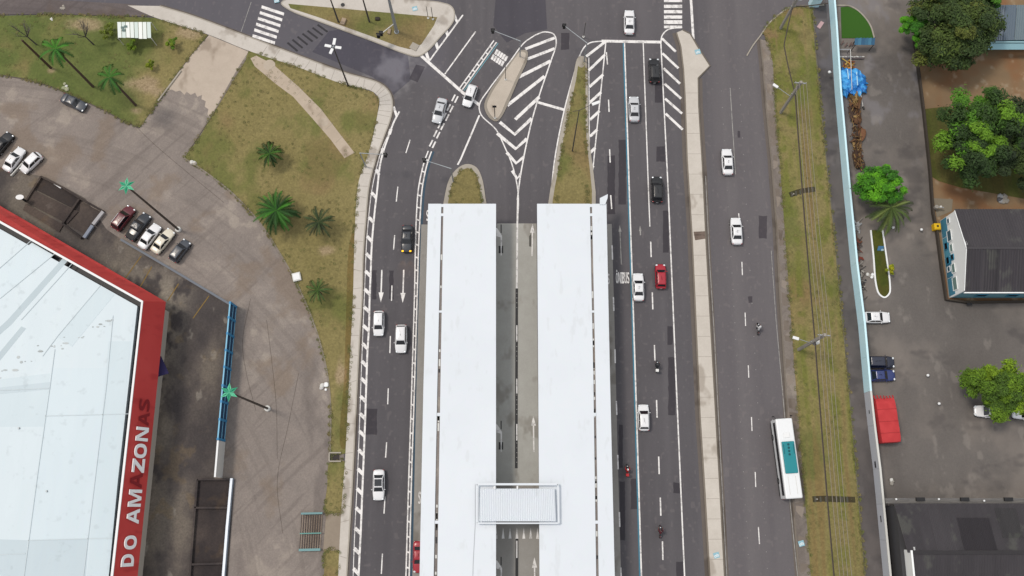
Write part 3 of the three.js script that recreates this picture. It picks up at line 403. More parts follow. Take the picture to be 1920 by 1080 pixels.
{ // commercial building with a red sloping fascia
  const b = thing('commercial_building', 'large white-roofed building with a sloping red fascia and a purple awning', 'building');
  const Z0 = 4.5, Z1 = 8.6, OA = P(-310, 206, Z0), OB = P(311, 566, Z0), OC = P(256, 1100, Z0), OD = P(235, 1310, Z0), IA = P(-340, 224, Z1), IB = P(268, 565, Z1), IC = P(209, 1100, Z1), ID = P(187, 1310, Z1);
  const redT = gm(groundTex(1024, 656, (x, z) => { const m = fbm(x * 0.4 + 3, z * 0.1 + 5, 4), s = fbm(x * 1.4, z * 1.1, 3); return mixc(mixc(hex(0xb83634), hex(0xcc4c48), m), hex(0xa42c2d), sm(0.6, 0.8, s) * 0.5); }), 0.55);
  mesh('fascia', metreUV(panel(OA, OB, IB, IA, 0.12)), redT, b); mesh('fascia', metreUV(panel(OB, OC, IC, IB, 0.12)), redT, b); mesh('fascia', metreUV(panel(OC, OD, ID, IC, 0.12)), redT, b);
  fasciaPlane = { o: OB, u: OC.clone().sub(OB).normalize(), n: OC.clone().sub(OB).cross(IB.clone().sub(OB)).normalize() };
  const ins = (p, q, r, dist) => { // inward offsets of the top edge
    const n = V3(0, 1, 0); return p; };
  const dA = V3(-0.5, 0, 0.866).normalize(); // inward from the slanting edge
  const e1 = OB.clone().sub(OA).setY(0).normalize(), n1 = V3(-e1.z, 0, e1.x), e2 = OC.clone().sub(OB).setY(0).normalize(), n2 = V3(-e2.z, 0, e2.x);
  const miter = n1.clone().add(n2).multiplyScalar(1 / (1 + n1.dot(n2)));
  const inset = (k) => [IA.clone().addScaledVector(n1, k), IB.clone().addScaledVector(miter, k), IC.clone().addScaledVector(n2, k), ID.clone().addScaledVector(n2, k)];
  mesh('parapet_cap', ribbon([IA, IB, IC, ID].map((p, i) => inset(0.1)[i]), 0.34, Z1 - 0.1, 0.16), M.white, b);
  mesh('parapet_wall', ribbon(inset(0.2), 0.14, 6.6, Z1 - 6.7), M.dark, b);
  mesh('roof_gutter', ribbon(inset(0.62), 0.8, 6.9, 0.06), flat(0x2c2c30, 0.6), b);
  const q = inset(1.0), far1 = V3(-170, 0, q[0].z + 40), top = 8.0;
  const roof = mesh('roof', slab([q[0], q[1], q[2], q[3], V3(q[3].x - 90, 0, q[3].z), V3(q[0].x - 60, 0, q[0].z + 90)], 7.2, top), M.roof, b);
  const sheetM = [gm(roofTex, 0.6, { color: 0xdbe0e2 }), gm(roofTex, 0.6, { color: 0xfafcfd }), gm(roofTex, 0.6, { color: 0xe8ecee }), gm(roofTex, 0.6, { color: 0xf4f7f8 })];
  const R = (pts) => PP(pts, top);
  const seam = (pts) => mesh('roof_seam', ribbon(R(pts), 0.09, top + 0.001, 0.07), flat(0xb9c4c9, 0.6), roof);
  let sh = 0; const sheet = (pts, k) => { const y = top + 0.004 + 0.0017 * sh++; return mesh('roof_sheet', slab(R(pts), top - 0.02, y), sheetM[k], roof); };
  // lower sheets, laid across the building
  sheet([[95, 690], [202, 690], [157, 1120], [40, 1120]], 1, 0.004); sheet([[204, 640], [246, 640], [200, 1120], [159, 1120]], 3, 0.004); sheet([[-40, 716], [94, 700], [82, 800], [-40, 800]], 3, 0.004); sheet([[-40, 1010], [52, 1013], [40, 1120], [-40, 1120]], 2, 0.008); sheet([[53, 1013], [166, 1010], [158, 1120], [41, 1120]], 2, 0.009);
  seam([[103, 655], [95, 716], [72, 880], [40, 1120]]); seam([[212, 592], [200, 720], [183, 860], [152, 1120]]); seam([[85, 780], [241, 776]]); seam([[53, 1013], [167, 1010], [211, 1009]]); seam([[0, 1040], [48, 1038]]); seam([[0, 732], [92, 728]]);
  // upper sheets, laid square to the slanting edge
  sheet([[118, 484], [128, 488], [22, 608], [-20, 645], [-30, 640], [14, 600]], 0, 0.008); sheet([[40, 612], [49, 616], [0, 676], [-30, 710], [-38, 705]], 0, 0.0085); sheet([[-30, 730], [96, 716], [95, 730], [-30, 742]], 2, 0.0088); sheet([[0, 560], [86, 490], [100, 478], [60, 455], [-20, 520]], 1, 0.007); sheet([[187, 537], [215, 552], [135, 650], [108, 632]], 3, 0.007);
  seam([[103, 476], [0, 560]]); seam([[188, 536], [110, 628], [80, 668]]); seam([[135, 495], [40, 600]]); seam([[60, 450], [-20, 520]]);
  const r = rng(9), dm = [flat(0xa9b0b1), flat(0x9aa0a1), flat(0xb4babb)]; for (let k = 0; k < 30; k++) { const t = r(), x = 250 - 260 * t + 16 * (r() - 0.5), y = 585 + 112 * t + 26 * (r() - 0.5) * (0.4 + t); const c = P(x, y, top), g = new THREE.CircleGeometry(0.05 + 0.2 * r() * r(), 6); g.rotateX(-Math.PI / 2); g.scale(1 + 2 * r(), 1, 1); g.translate(c.x, top + 0.03 + k * 0.0002, c.z); mesh('roof_debris', metreUV(g), dm[k % 3], roof); }
  for (const [x, y] of [[36, 803], [88, 921], [250, 1085]]) { const c = P(x, y, top), g = new THREE.CylinderGeometry(0.12, 0.16, 0.2, 8); g.translate(c.x, top + 0.1, c.z); mesh('roof_vent', g, M.galv, roof); }
  const w = inset(-0.6).map(p => p.clone()); mesh('wall', ribbon([OA, OB, OC, OD].map((p, i) => p.clone().addScaledVector(i === 0 ? n1 : i === 1 ? miter : n2, 1.2)), 0.3, 0, 4.6), flat(0xb6aea2, 0.9), b);
  mesh('soffit', ribbon([OA, OB, OC, OD].map((p, i) => p.clone().addScaledVector(i === 0 ? n1 : i === 1 ? miter : n2, 0.65)), 1.25, 4.45, 0.05), M.offwhite, b);
  mesh('awning', slab(PP([[290, 668], [302, 668], [316.5, 700], [297, 706], [286, 706]], 3.2), 3.1, 3.25), flat(0x2b2552, 0.8), b);
  // raised letters of the shop name along the fascia; three have dropped off and left dark outlines
  const fp = fasciaPlane, onF = (px, py) => { const d = ray(px, py), o = V3(0, CAM_H, 0); const t = fp.o.clone().sub(o).dot(fp.n) / d.dot(fp.n); return o.addScaledVector(d, t); };
  const nOut = fp.n.clone(); if (nOut.x < 0) nOut.negate();
  for (const [c, xa, xb, y0, y1, lost] of [['D', 225.5, 249, 1039, 1062, 0], ['O', 231, 254, 1004, 1030, 0], ['A', 236, 259, 954, 982, 0], ['M', 239, 263, 918, 950, 0], ['A', 243, 266, 887, 915, 1], ['Z', 246, 269, 860, 886, 0], ['O', 250, 273, 832, 859, 0], ['N', 253, 276, 801, 827, 0], ['A', 259, 279, 773, 798, 1], ['S', 260, 280, 748, 771, 1]]) {
    const ym = (y0 + y1) / 2, xm = (xa + xb) / 2, C = onF(xm, ym), right = onF(xm + (y0 - y1) * -0.0, y0).sub(onF(xm, y1)), upv = onF(xa, ym).sub(onF(xb, ym));
    const w2 = right.length(), h2 = upv.length(), X = fp.u.clone().negate(), Y = nOut.clone().cross(X).normalize();
    const g = new TextGeometry(c, { font, size: 1, depth: lost ? 0.004 : 0.14, curveSegments: 6 }); g.computeBoundingBox(); const bb = g.boundingBox; g.translate(-(bb.min.x + bb.max.x) / 2, -(bb.min.y + bb.max.y) / 2, 0); g.scale(w2 / (bb.max.x - bb.min.x), h2 * 0.97 / (bb.max.y - bb.min.y), 1);
    if (Y.dot(upv) < 0) Y.negate();
    g.applyMatrix4(new THREE.Matrix4().makeBasis(X, Y, nOut)); const o = C.clone().addScaledVector(nOut, 0.135); g.translate(o.x, o.y, o.z);
    mesh(lost ? 'letter_mark' : 'letter', metreUV(g), lost ? M.darkRed : flat(0xf2f4f4, 0.6), b);
  }
}
function windowPart(parent, A, B, y0, y1, out, paneM, frameM = M.white) { // a window in a vertical wall between ground points A and B
  const f = mesh('window', clean([beam(A.clone().setY(y0), B.clone().setY(y0), 0.1, 0.1), beam(A.clone().setY(y1), B.clone().setY(y1), 0.1, 0.1), beam(A.clone().setY(y0), A.clone().setY(y1 - 0.001), 0.1, 0.1, V3(1, 0, 0)), beam(B.clone().setY(y0), B.clone().setY(y1 - 0.001), 0.1, 0.1, V3(1, 0, 0))].map(g => g.translate(out.x * 0.05, 0, out.z * 0.05))), frameM, parent);
  mesh('pane', panel(...(out.x < 0 ? [A.clone().setY(y0), B.clone().setY(y0), B.clone().setY(y1), A.clone().setY(y1)] : [A.clone().setY(y0), B.clone().setY(y0), B.clone().setY(y1), A.clone().setY(y1)]), 0.03).translate(out.x * 0.03, 0, out.z * 0.03), paneM, f); return f;
}
{ // gabled hall at the right
  const g1 = P(1762.5, 414), g2 = P(1780, 559), x0 = (g1.x + g2.x) / 2, zN = g1.z, zS = g2.z, zm = (zN + zS) / 2 + 0.3, E = 4.9, RG = 7.0, x1 = x0 + 26;
  const b = thing('gabled_building', 'gabled hall with dark ribbed roof and a white and blue end wall', 'building');
  const sh = (pts, t) => { const s = new THREE.Shape(pts.map(([z, y]) => new THREE.Vector2(-z, y))); const g = new THREE.ExtrudeGeometry(s, { depth: t, bevelEnabled: false }); g.rotateY(-Math.PI / 2); return g; };
  const gw = sh([[zN, 0], [zS, 0], [zS, E], [zm, RG], [zN, E]], 0.25); gw.rotateY(0); gw.computeBoundingBox();
  const fix = (g, x) => { g.computeBoundingBox(); g.translate(x - g.boundingBox.min.x, 0, 0); const c = (g.boundingBox.min.z + g.boundingBox.max.z) / 2; g.translate(0, 0, (zN + zS) / 2 - c); return g; };
  mesh('end_wall', fix(gw, x0), M.lime, b);
  const blu = [flat(0x3f7f98, 0.85), flat(0x4f90a6, 0.85), flat(0x34708a, 0.85)];
  let k = 0; for (const [s0, s1] of [[0.0, 0.24], [0.24, 0.5], [0.5, 0.76], [0.76, 0.985]]) { const za = zN + (zS - zN) * (s0 + 0.006), zb = zN + (zS - zN) * (s1 - 0.002); mesh('painted_panel', box(x0 - 0.05, x0 - 0.002, 0.2, 2.05, za, zb), blu[k++ % 3], b); }
  mesh('plinth', box(x0 - 0.12, x0, 0, 0.19, zN, zS), M.concrete, b);
  const pg = flat(0x3c5d6b, 0.3), pd = flat(0x10141c, 0.2), pt = flat(0x6f8a86, 0.35);
  for (const [s, w, m, yc, h] of [[0.075, 0.8, pg, 2.75, 0.8], [0.26, 1.7, pg, 2.55, 1.3], [0.42, 1.2, pt, 2.7, 0.9], [0.535, 0.8, pd, 2.65, 0.9], [0.675, 1.4, pt, 2.6, 1.0], [0.865, 2.0, pt, 2.5, 1.3], [0.36, 1.1, pd, 1.15, 1.0], [0.545, 1.1, pd, 1.15, 1.0], [0.655, 0.8, pg, 1.15, 0.9]]) { const z = zN + (zS - zN) * s; windowPart(b, V3(x0 - 0.06, 0, z - w / 2), V3(x0 - 0.06, 0, z + w / 2), yc - h / 2, yc + h / 2, V3(-1, 0, 0), m, m === pd ? M.wallBlue : M.lime); }
  mesh('south_wall', box(x0 + 0.26, x1, 0, E - 0.02, zS - 0.25, zS), gm(canopyTex, 0.85, { color: 0x78aab4 }), b); mesh('north_wall', box(x0 + 0.26, x1, 0, E - 0.02, zN, zN + 0.25), M.lime, b); mesh('rear_wall', fix(sh([[zN, 0], [zS, 0], [zS, E], [zm, RG], [zN, E]], 0.25), x1 + 0.01), M.lime, b);
  for (const [x, w] of [[3.2, 1.6], [8, 1.6], [13, 1.6]]) windowPart(b, V3(x0 + x, 0, zS + 0.01), V3(x0 + x + w, 0, zS + 0.01), 1.4, 2.6, V3(0, 0, 1), pd, M.wallBlue);
  mesh('eave_board', box(x0 - 0.1, x1, E - 0.12, E + 0.16, zS + 0.24, zS + 0.4), M.lime, b);
  const o = 0.28, rs = (RG - E) / (zS - zm); mesh('roof', corrugated(V3(x0 - 0.02, E - o * rs + 0.14, zS + o), V3(x1 + 0.3, E - o * rs + 0.14, zS + o), V3(x1 + 0.3, RG + 0.14, zm), V3(x0 - 0.02, RG + 0.14, zm), 62, 0.1), M.slate, b);
  mesh('roof', corrugated(V3(x0 - 0.02, E - o * rs + 0.14, zN - o), V3(x1 + 0.3, E - o * rs + 0.14, zN - o), V3(x1 + 0.3, RG + 0.14, zm), V3(x0 - 0.02, RG + 0.14, zm), 62, 0.06), M.slate, b);
  mesh('ridge_cap', beam(V3(x0 - 0.02, RG + 0.22, zm), V3(x1 + 0.3, RG + 0.22, zm), 0.34, 0.09), M.slate, b); 
  mesh('verge_board', beam(V3(x0 - 0.06, E + 0.05, zS), V3(x0 - 0.06, RG + 0.05, zm), 0.1, 0.22), M.lime, b); mesh('verge_board', beam(V3(x0 - 0.06, E + 0.05, zN), V3(x0 - 0.06, RG + 0.05, zm), 0.1, 0.22), M.lime, b);
  const rr = rng(3); for (let i = 0; i < 9; i++) { const t = i / 9, w = 2.6; mesh('roof_sheet', corrugated(V3(x0 + 0.1 + i * w, 0, 0).setY(E + 0.155 - 0.2 * rs).setZ(zS + 0.2), V3(x0 + (i + 0.94) * w, E + 0.155 - 0.2 * rs, zS + 0.2), V3(x0 + (i + 0.94) * w, RG + 0.12, zm + 0.12), V3(x0 + 0.1 + i * w, RG + 0.12, zm + 0.12), 6, 0.13), gm(slateTex, 0.85, { color: [0xf0f0f4, 0xd0d0d4, 0xe4e2ea][i % 3] }), b); }
}
{ // dark roofed warehouse in the lower right corner
  const b = thing('warehouse', 'low warehouse with a dark corrugated roof and white gable parapet', 'building');
  const nw = P(1676, 944, 4.4), zr = P(1700, 1036, 6.6), x1 = nw.x + 30, zN = nw.z, zR = zr.z, xl = nw.x, xg = P(1711, 1040, 6.6).x;
  mesh('roof', corrugated(V3(xl, 4.4, zN), V3(x1, 4.4, zN), V3(x1, 6.5, zR), V3(xl + 0.4, 6.5, zR), 150, 0.06), M.slate, b);
  mesh('roof', corrugated(V3(xg, 4.4, zR + 10), V3(x1, 4.4, zR + 10), V3(x1, 6.5, zR + 0.02), V3(xg, 6.5, zR + 0.02), 130, 0.07), M.slate, b);
  const rs = 2.1 / (zR - zN); for (const [u0, u1, s0, s1, c] of [[4.6, 7.4, 0.12, 0.97, 0xffffff], [8.4, 13, 0.3, 0.95, 0xb8b4bc], [14.2, 17.2, 0.1, 0.7, 0xe0e4e0], [19, 23, 0.2, 0.9, 0xcfcdd4]]) { const y = s => 4.4 + 2.1 * s + 0.07, z = s => zN + (zR - zN) * s; mesh('roof_sheet', corrugated(V3(xl + u0, y(s0), z(s0)), V3(xl + u1, y(s0), z(s0)), V3(xl + u1, y(s1), z(s1)), V3(xl + u0, y(s1), z(s1)), Math.round((u1 - u0) * 4.2), 0.07), gm(slateTex, 0.8, { color: c }), b); }
  mesh('ridge_cap', box(xg + 0.2, x1, 6.5, 6.62, zR - 0.25, zR + 0.25), gm(slateTex, 0.9, { color: 0xc8c8c8 }), b);
  mesh('wall', box(xl + 0.3, x1, 0, 4.3, zN + 0.3, zR + 9.8), flat(0x3b3b3e, 0.9), b);
  mesh('gutter_ledge', box(xl - 0.9, x1, 3.5, 3.75, zN - 0.75, zN - 0.02), gm(yardTex, 0.8, { color: 0xf4fbff }), b);
  for (const px of [1725, 1808, 1890, 1970]) mesh('vent_box', box(P(px - 8, 936, 3.8).x, P(px + 8, 936, 3.8).x, 3.75, 4.05, zN - 0.85, zN - 0.35), M.black, b);
  for (const [px, py] of [[1681, 936], [1761, 936], [1846, 939], [1930, 939]]) { const c = P(px, py, 4.1), g = new THREE.SphereGeometry(0.16, 10, 8); g.translate(c.x, 4.0, c.z); mesh('lamp_globe', g, M.white, b); }
  const wb = P(1693, 1034, 3.2), wt = P(1711, 1031, 6.7); mesh('parapet', panel(V3(wb.x, 3.2, zR - 0.3), V3(wb.x, 3.2, zR + 12), V3(xg, 6.75, zR + 12), V3(xg, 6.75, zR - 0.3), 0.25), M.lime, b); mesh('parapet_end', box(wb.x + 0.2, xg + 0.35, 6.3, 6.8, zR - 0.75, zR - 0.31), M.lime, b);
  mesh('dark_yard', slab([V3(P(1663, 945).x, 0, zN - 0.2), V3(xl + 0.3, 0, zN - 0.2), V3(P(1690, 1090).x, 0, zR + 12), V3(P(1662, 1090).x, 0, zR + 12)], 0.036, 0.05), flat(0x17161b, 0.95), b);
  for (const [p, q] of [[[1668, 1016], [1686, 1034]], [[1672, 1046], [1692, 1038]], [[1674, 1062], [1684, 1085]], [[1669, 965], [1668, 974]]]) mesh('pipe', bar(P(...p, 0.4), P(...q, 0.6), 0.1), M.grey, b);
}
{ // shed with bluish metal roof, half under the trees
  const b = thing('shed', 'shed with bluish metal roof and pale blue front under the trees', 'shed');
  const a = P(1836, 77, 3.4), c = P(1990, 73, 3.4), zb = P(1850, 10, 4.4).z;
  for (let i = 0; i < 7; i++) { const t0 = i / 7, t1 = (i + 0.97) / 7; mesh('roof_sheet', corrugated(a.clone().lerp(c, t0), a.clone().lerp(c, t1), V3(a.x + 0.6 + (c.x - a.x) * t1, 4.5, zb), V3(a.x + 0.6 + (c.x - a.x) * t0, 4.5, zb), 5, 0.09), [flat(0x68777f, 0.5, 0.2), flat(0x727d88, 0.5, 0.2), flat(0x5d6b78, 0.5, 0.2)][i % 3], b); }
  mesh('front_wall', box(a.x - 0.6, c.x, 0, 3.3, a.z - 0.6, a.z - 0.3), flat(0x6fa3b2, 0.8), b); mesh('fascia_board', box(a.x - 0.9, c.x, 3.0, 3.35, a.z + 0.02, a.z + 0.2), flat(0x8fb4bd, 0.7), b); mesh('awning', panel(V3(a.x - 0.9, 2.35, a.z + 0.95), V3(c.x, 2.35, a.z + 0.95), V3(c.x, 3.0, a.z + 0.22), V3(a.x - 0.9, 3.0, a.z + 0.22), 0.06), flat(0x8ab2bd, 0.7), b);
  mesh('side_wall', box(a.x - 0.3, a.x, 0, 3.3, zb, a.z - 0.62), M.lime, b); mesh('back_wall', box(a.x, c.x, 0, 4.3, zb + 0.1, zb + 0.4), M.lime, b); mesh('door', box(a.x + 3, a.x + 4, 0, 2.1, a.z - 0.29, a.z - 0.24), M.wood, b);
}
{ // compound wall, painted pale blue and then left grey-white
  const line = [[1549.5, -60], [1559, 60], [1566.5, 180], [1582.5, 360], [1596, 500], [1610, 612], [1621, 737]], line2 = [[1621, 737], [1628, 800], [1638, 880], [1657, 1080], [1662, 1135]];
  const w = thing('compound_wall', 'long compound wall, pale blue above and bare white below, beside the verge', 'wall');
  const mat = [gm(groundTex(512, 328, (x, z) => mixc(hex(0xb2dcea), hex(0xcde9f2), fbm(x * 0.8, z * 0.35, 4))), 0.85), gm(canopyTex, 0.85, { color: 0xdcdadd })];
  [line, line2].forEach((l, j) => { const p = PP(l); for (let i = 0; i < p.length - 1; i++) { const n = Math.max(1, Math.round(p[i].distanceTo(p[i + 1]) / 6)); for (let k = 0; k < n; k++) { const a = p[i].clone().lerp(p[i + 1], k / n), b = p[i].clone().lerp(p[i + 1], (k + 0.996) / n); mesh('wall_panel', ribbon([a, b], 0.2, 0.03, 2.45), mat[j], w); } } 
    mesh('coping', ribbon(p.map(q => q.clone()), 0.3, 2.482, 0.09), j ? M.offwhite : M.lightBlue, w); });
  for (const [x, y] of [[1632, 770], [1643, 871], [1654, 973], [1664, 1072]]) { const a = P(x, y, 1.3); mesh('vent_slot', box(a.x - 0.18, a.x + 0.03, 1.1, 1.4, a.z - 0.45, a.z + 0.45), M.dark, w); }
  const e = P(1540, 2, 3); mesh('gate_pillar', box(e.x - 1.1, e.x + 0.5, 0, 3.1, e.z - 1.6, e.z - 0.6), M.lightBlue, w); mesh('pillar_cap', (() => { const g = new THREE.ConeGeometry(1.1, 0.6, 4); g.rotateY(Math.PI / 4); g.translate(e.x - 0.3, 3.42, e.z - 1.1); return g; })(), M.offwhite, w);
}
{ // tall blue mesh fence and the white wall that carries it on
  const f = thing('mesh_fence', 'tall blue mesh fence with light blue posts beside the brown lot', 'fence');
  const A = P(443, 576), B = P(421, 826), H = 3.3, ys = [576, 604, 634, 665, 696, 730, 759, 791, 826];
  const at = y => A.clone().lerp(B, (y - 576) / 250);
  for (let i = 0; i < 8; i++) { const p = at(ys[i]), q = at(ys[i + 1]); for (const [a, b] of [[0.25, 1.62], [1.72, 3.12]]) mesh('mesh_panel', ribbon([p, q], 0.04, a, b - a), M.meshBlue, f); }
  for (const y of ys) { const p = at(y); mesh('post', beam(p.clone().setY(0), p.clone().setY(H), 0.3, 0.34, V3(0, 0, 1)), M.cyanMetal, f); }
  for (const h of [0.18, 1.67, 3.2]) mesh('rail', beam(A.clone().setY(h), B.clone().setY(h), 0.2, 0.1), flat(0x74aecb, 0.6), f);
  const w = thing('wall', 'short plain white wall at the end of the blue mesh fence', 'wall'); mesh('wall_face', ribbon(PP([[421.5, 829], [416, 896]]), 0.2, 0.03, 3.2), M.offwhite, w); mesh('coping', ribbon(PP([[421.5, 829], [416, 896]]), 0.26, 3.23, 0.08), M.white, w);
}
{ // low walls of unfinished pits
  const g = thing('foundation_pit', 'dark walled pit with one bright coping beside the white wall', 'foundation');
  mesh('floor', slab(PP([[372, 898], [437, 898], [421, 1130], [350, 1130]]), 0.046, 0.055), gm(dampTex, 0.9, { color: 0xb4acb0 }), g);
  for (const pts of [[[372, 899], [434, 899]], [[366, 952], [430, 952]], [[372, 899], [364, 1000], [354, 1130]], [[362, 1058], [424, 1056]]]) mesh('low_wall', ribbon(PP(pts), 0.28, 0.05, 0.5), gm(dampTex, 0.9, { color: 0xd6d2d6 }), g);
  mesh('wall', ribbon(PP([[437.5, 897], [429, 990], [418, 1130]]), 0.26, 0.05, 0.6), flat(0x8e99a6, 0.9), g); mesh('coping', ribbon(PP([[436.5, 897], [428, 990], [417, 1130]]), 0.36, 0.655, 0.06), flat(0xdfe6ee, 0.7), g);
  const h = thing('ruined_slab', 'dark low-walled concrete slab beside the slanting red fascia', 'foundation');
  mesh('slab_step', slab(PP([[62, 356], [148, 398], [128, 420], [50, 380]]), 0.046, 0.3), gm(dampTex, 0.9, { color: 0xb8aeb0 }), h); mesh('slab_step', slab(PP([[66, 345], [84, 336], [152, 372], [149, 397], [64, 354]]), 0.046, 0.18), gm(dampTex, 0.9, { color: 0x8c8488 }), h); mesh('slab_step', slab(PP([[50, 382], [120, 422], [112, 436], [44, 394]]), 0.046, 0.22), gm(dampTex, 0.9, { color: 0xd0c4c4 }), h);
  for (const pts of [[[80, 333], [52, 378]], [[152, 374], [120, 421]], [[80, 333], [120, 353], [150, 372], [196, 398]], [[120, 421], [155, 448]]]) mesh('low_wall', ribbon(PP(pts), 0.3, 0.046, 0.55), gm(dampTex, 0.9, { color: 0xb0a8aa }), h);
  mesh('slab_step', slab(PP([[152, 378], [190, 398], [160, 440], [125, 420]]), 0.046, 0.12), gm(dampTex, 0.9, { color: 0xe0d8d4 }), h);
  const bm = thing('concrete_beam', 'pale two-piece concrete beam lying across the dark ground', 'beam'); mesh('beam_piece', beam(P(158, 446, 0.5), P(174, 423, 0.5), 0.5, 0.4), flat(0x7c8492, 0.85), bm); mesh('beam_piece', beam(P(175, 421, 0.5), P(194, 397, 0.5), 0.52, 0.42), flat(0x9d9da0, 0.85), bm);
  const k = tag(mesh('kerb_block', beam(P(101, 343, 0.3), P(115, 352.5, 0.3), 0.3, 0.3), M.white), 'short white kerb block on the corner of the dark slab', 'kerb block');
  const k2 = tag(mesh('low_wall', beam(P(21, 330, 0.25), P(43, 306, 0.25), 0.2, 0.4), M.offwhite), 'thin white low wall between the two white cars at the left edge', 'wall');
  const d = thing('disc_post', 'white disc on top of a dark post beside the ruined slab', 'post'), c = P(50, 378), hh = heightOf([50, 378], [46, 360]); mesh('post', bar(c, c.clone().setY(hh), 0.18), M.dark, d); const q = new THREE.CylinderGeometry(0.65, 0.5, 0.16, 24); q.scale(1, 1, 0.65); q.translate(c.x, hh + 0.08, c.z); mesh('disc', q, M.white, d);
}
{ // bar gate at the drive
  const g = thing('cattle_grid', 'grid of dark steel bars between teal beams across the drive', 'grid');
  const c = [P(566, 963), P(606, 962), P(602, 1030), P(562, 1031)];
  mesh('pit_floor', slab(c, 0.032, 0.05), gm(walkTex, 0.95, { color: 0xd8ccc4 }), g);
  for (let i = 0; i < 9; i++) { const t = (i + 0.3) / 9; mesh('bar', beam(c[0].clone().lerp(c[1], t).setY(0.42), c[3].clone().lerp(c[2], t).setY(0.42), 0.1, 0.14), flat(0x3a2f2c, 0.7), g); }
  mesh('cross_beam', beam(c[0].clone().setY(0.52), c[1].clone().setY(0.52), 0.28, 0.24), flat(0x698b8e, 0.8), g); mesh('cross_beam', beam(c[3].clone().setY(0.52), c[2].clone().setY(0.52), 0.34, 0.24), flat(0x6d9294, 0.8), g); mesh('cross_beam', beam(c[0].clone().lerp(c[3], 0.55).setY(0.6), c[1].clone().lerp(c[2], 0.55).setY(0.6), 0.16, 0.08), flat(0x5a8c86, 0.7), g);
  const cb = thing('culvert', 'small concrete culvert opening in the narrow lawn beside the sidewalk', 'culvert'); mesh('rim', clean([[618, 849, 640, 849], [618, 865, 640, 865], [618, 849, 618, 865]].map(([a, b, e, f]) => ribbon(PP([[a, b], [e, f]]), 0.2, 0, 0.35))), M.kerb, cb); mesh('opening', slab(PP(rect(620, 851, 636, 864)), 0.0, 0.13), flat(0x2e2826), cb);
}

// ───────────────────────── trees and plants
function leafGeo(list) { // list of [centre, size, normal, colour]: folded leaves
  const v = [], c = []; for (const [p, s, n, col, r] of list) { const a = Math.abs(n.y) < 0.95 ? V3(0, 1, 0) : V3(1, 0, 0), u = a.cross(n).normalize().applyAxisAngle(n, r), w = n.clone().cross(u), f = n.clone().multiplyScalar(-s * 0.22);
    const q = [p.clone().addScaledVector(u, -s), p.clone().addScaledVector(w, s * 0.42).add(f), p.clone().addScaledVector(u, s), p.clone().addScaledVector(w, -s * 0.42).add(f)]; for (const k of [0, 1, 2, 0, 2, 3]) { v.push(q[k].x, q[k].y, q[k].z); c.push(...col); } }
  const g = new THREE.BufferGeometry(); g.setAttribute('position', new THREE.Float32BufferAttribute(v, 3)); g.setAttribute('color', new THREE.Float32BufferAttribute(c, 3)); g.computeVertexNormals(); return g;
}
const leafM = std({ vertexColors: true, roughness: 0.85 });
const lin = h => hex(h).map(toL);
function crown(r, rad, blobs, leaves, size, cols, gap = 0.5) { // limbs carry lobes, lobes carry leaf clumps; gaps stay between the lobes
  const lobes = []; const nl = Math.max(4, Math.round(blobs / 7)); for (let i = 0; i < nl; i++) { const a = i * 2.399 + r(), q = Math.sqrt((i + 0.4) / nl); lobes.push([V3(Math.cos(a) * q * rad.x * (blobs < 100 ? 0.62 : 0.72), rad.y * (0.5 * (1 - q * q) + 0.5 * (r() - 0.55)), Math.sin(a) * q * rad.z * (blobs < 100 ? 0.62 : 0.72)), (0.3 + 0.2 * r()) * Math.min(rad.x, rad.z) * (blobs < 100 ? 1.15 : 1.0), Math.floor(r() * cols.length)]); }
  const cl = []; for (let i = 0; i < blobs; i++) { const [c, R, ci] = lobes[i % nl]; let d; do { d = V3(r() * 2 - 1, r() * 1.6 - 0.6, r() * 2 - 1); } while (d.length() > 1 || d.length() < gap); cl.push([c.clone().add(d.multiplyScalar(R)), R * (0.32 + 0.3 * r()), cols[r() < 0.7 ? ci : Math.floor(r() * cols.length)]]); }
  const L = []; const per = Math.round(leaves / blobs);
  for (const [c, s, col] of cl) for (let k = 0; k < per; k++) { const d = V3(r() - 0.5, r() - 0.42, r() - 0.5).normalize(), q = Math.pow(r(), 0.4) * (r() < 0.08 ? 1.35 : 1), p = c.clone().add(d.clone().multiply(V3(s, s * 0.7, s)).multiplyScalar(q)); const n = d.clone().add(V3(r() - 0.5, 0.4 + r() * 0.6, r() - 0.5)).normalize(), t = 0.62 + 0.76 * r(); L.push([p, size * (0.6 + 0.8 * r()), n, [col[0] * t, col[1] * t, col[2] * t * 0.95], r() * 6.28]); }
  return leafGeo(L);
}
function tree(name, label, cat, base, crownC, rad, blobs, leaves, size, colHex, seed, trunkR = 0.3, group) {
  const r = rng(seed), t = thing(name, label, cat, base, 0, group), c = crownC.clone().sub(base), cols = colHex.map(lin);
  const parts = [bar(V3(0, 0, 0), V3(c.x * 0.5, c.y * 0.6, c.z * 0.5), trunkR, trunkR * 0.7)]; for (let k = 0; k < 7; k++) { const a = k / 7 * 6.28 + r(); parts.push(bar(V3(c.x * 0.5, c.y * 0.58, c.z * 0.5), c.clone().add(V3(Math.cos(a) * rad.x * 0.62, rad.y * 0.3 * (r() - 0.2), Math.sin(a) * rad.z * 0.62)), trunkR * 0.45, trunkR * 0.15, 6)); }
  mesh('trunk', clean(parts), M.trunk, t); const m = mesh('crown', crown(r, rad, blobs, leaves, size, cols), leafM, t); m.position.copy(c); return t;
}
tree('broadleaf_tree', 'big dark dense tree at the top right in front of the shed', 'tree', P(1792, 70), P(1788, 52, 6), V3(7.6, 4.2, 7.2), 150, 42000, 0.26, [0x36491c, 0x43541f, 0x2c3f1a, 0x515a20, 0x31441c], 11, 0.45);
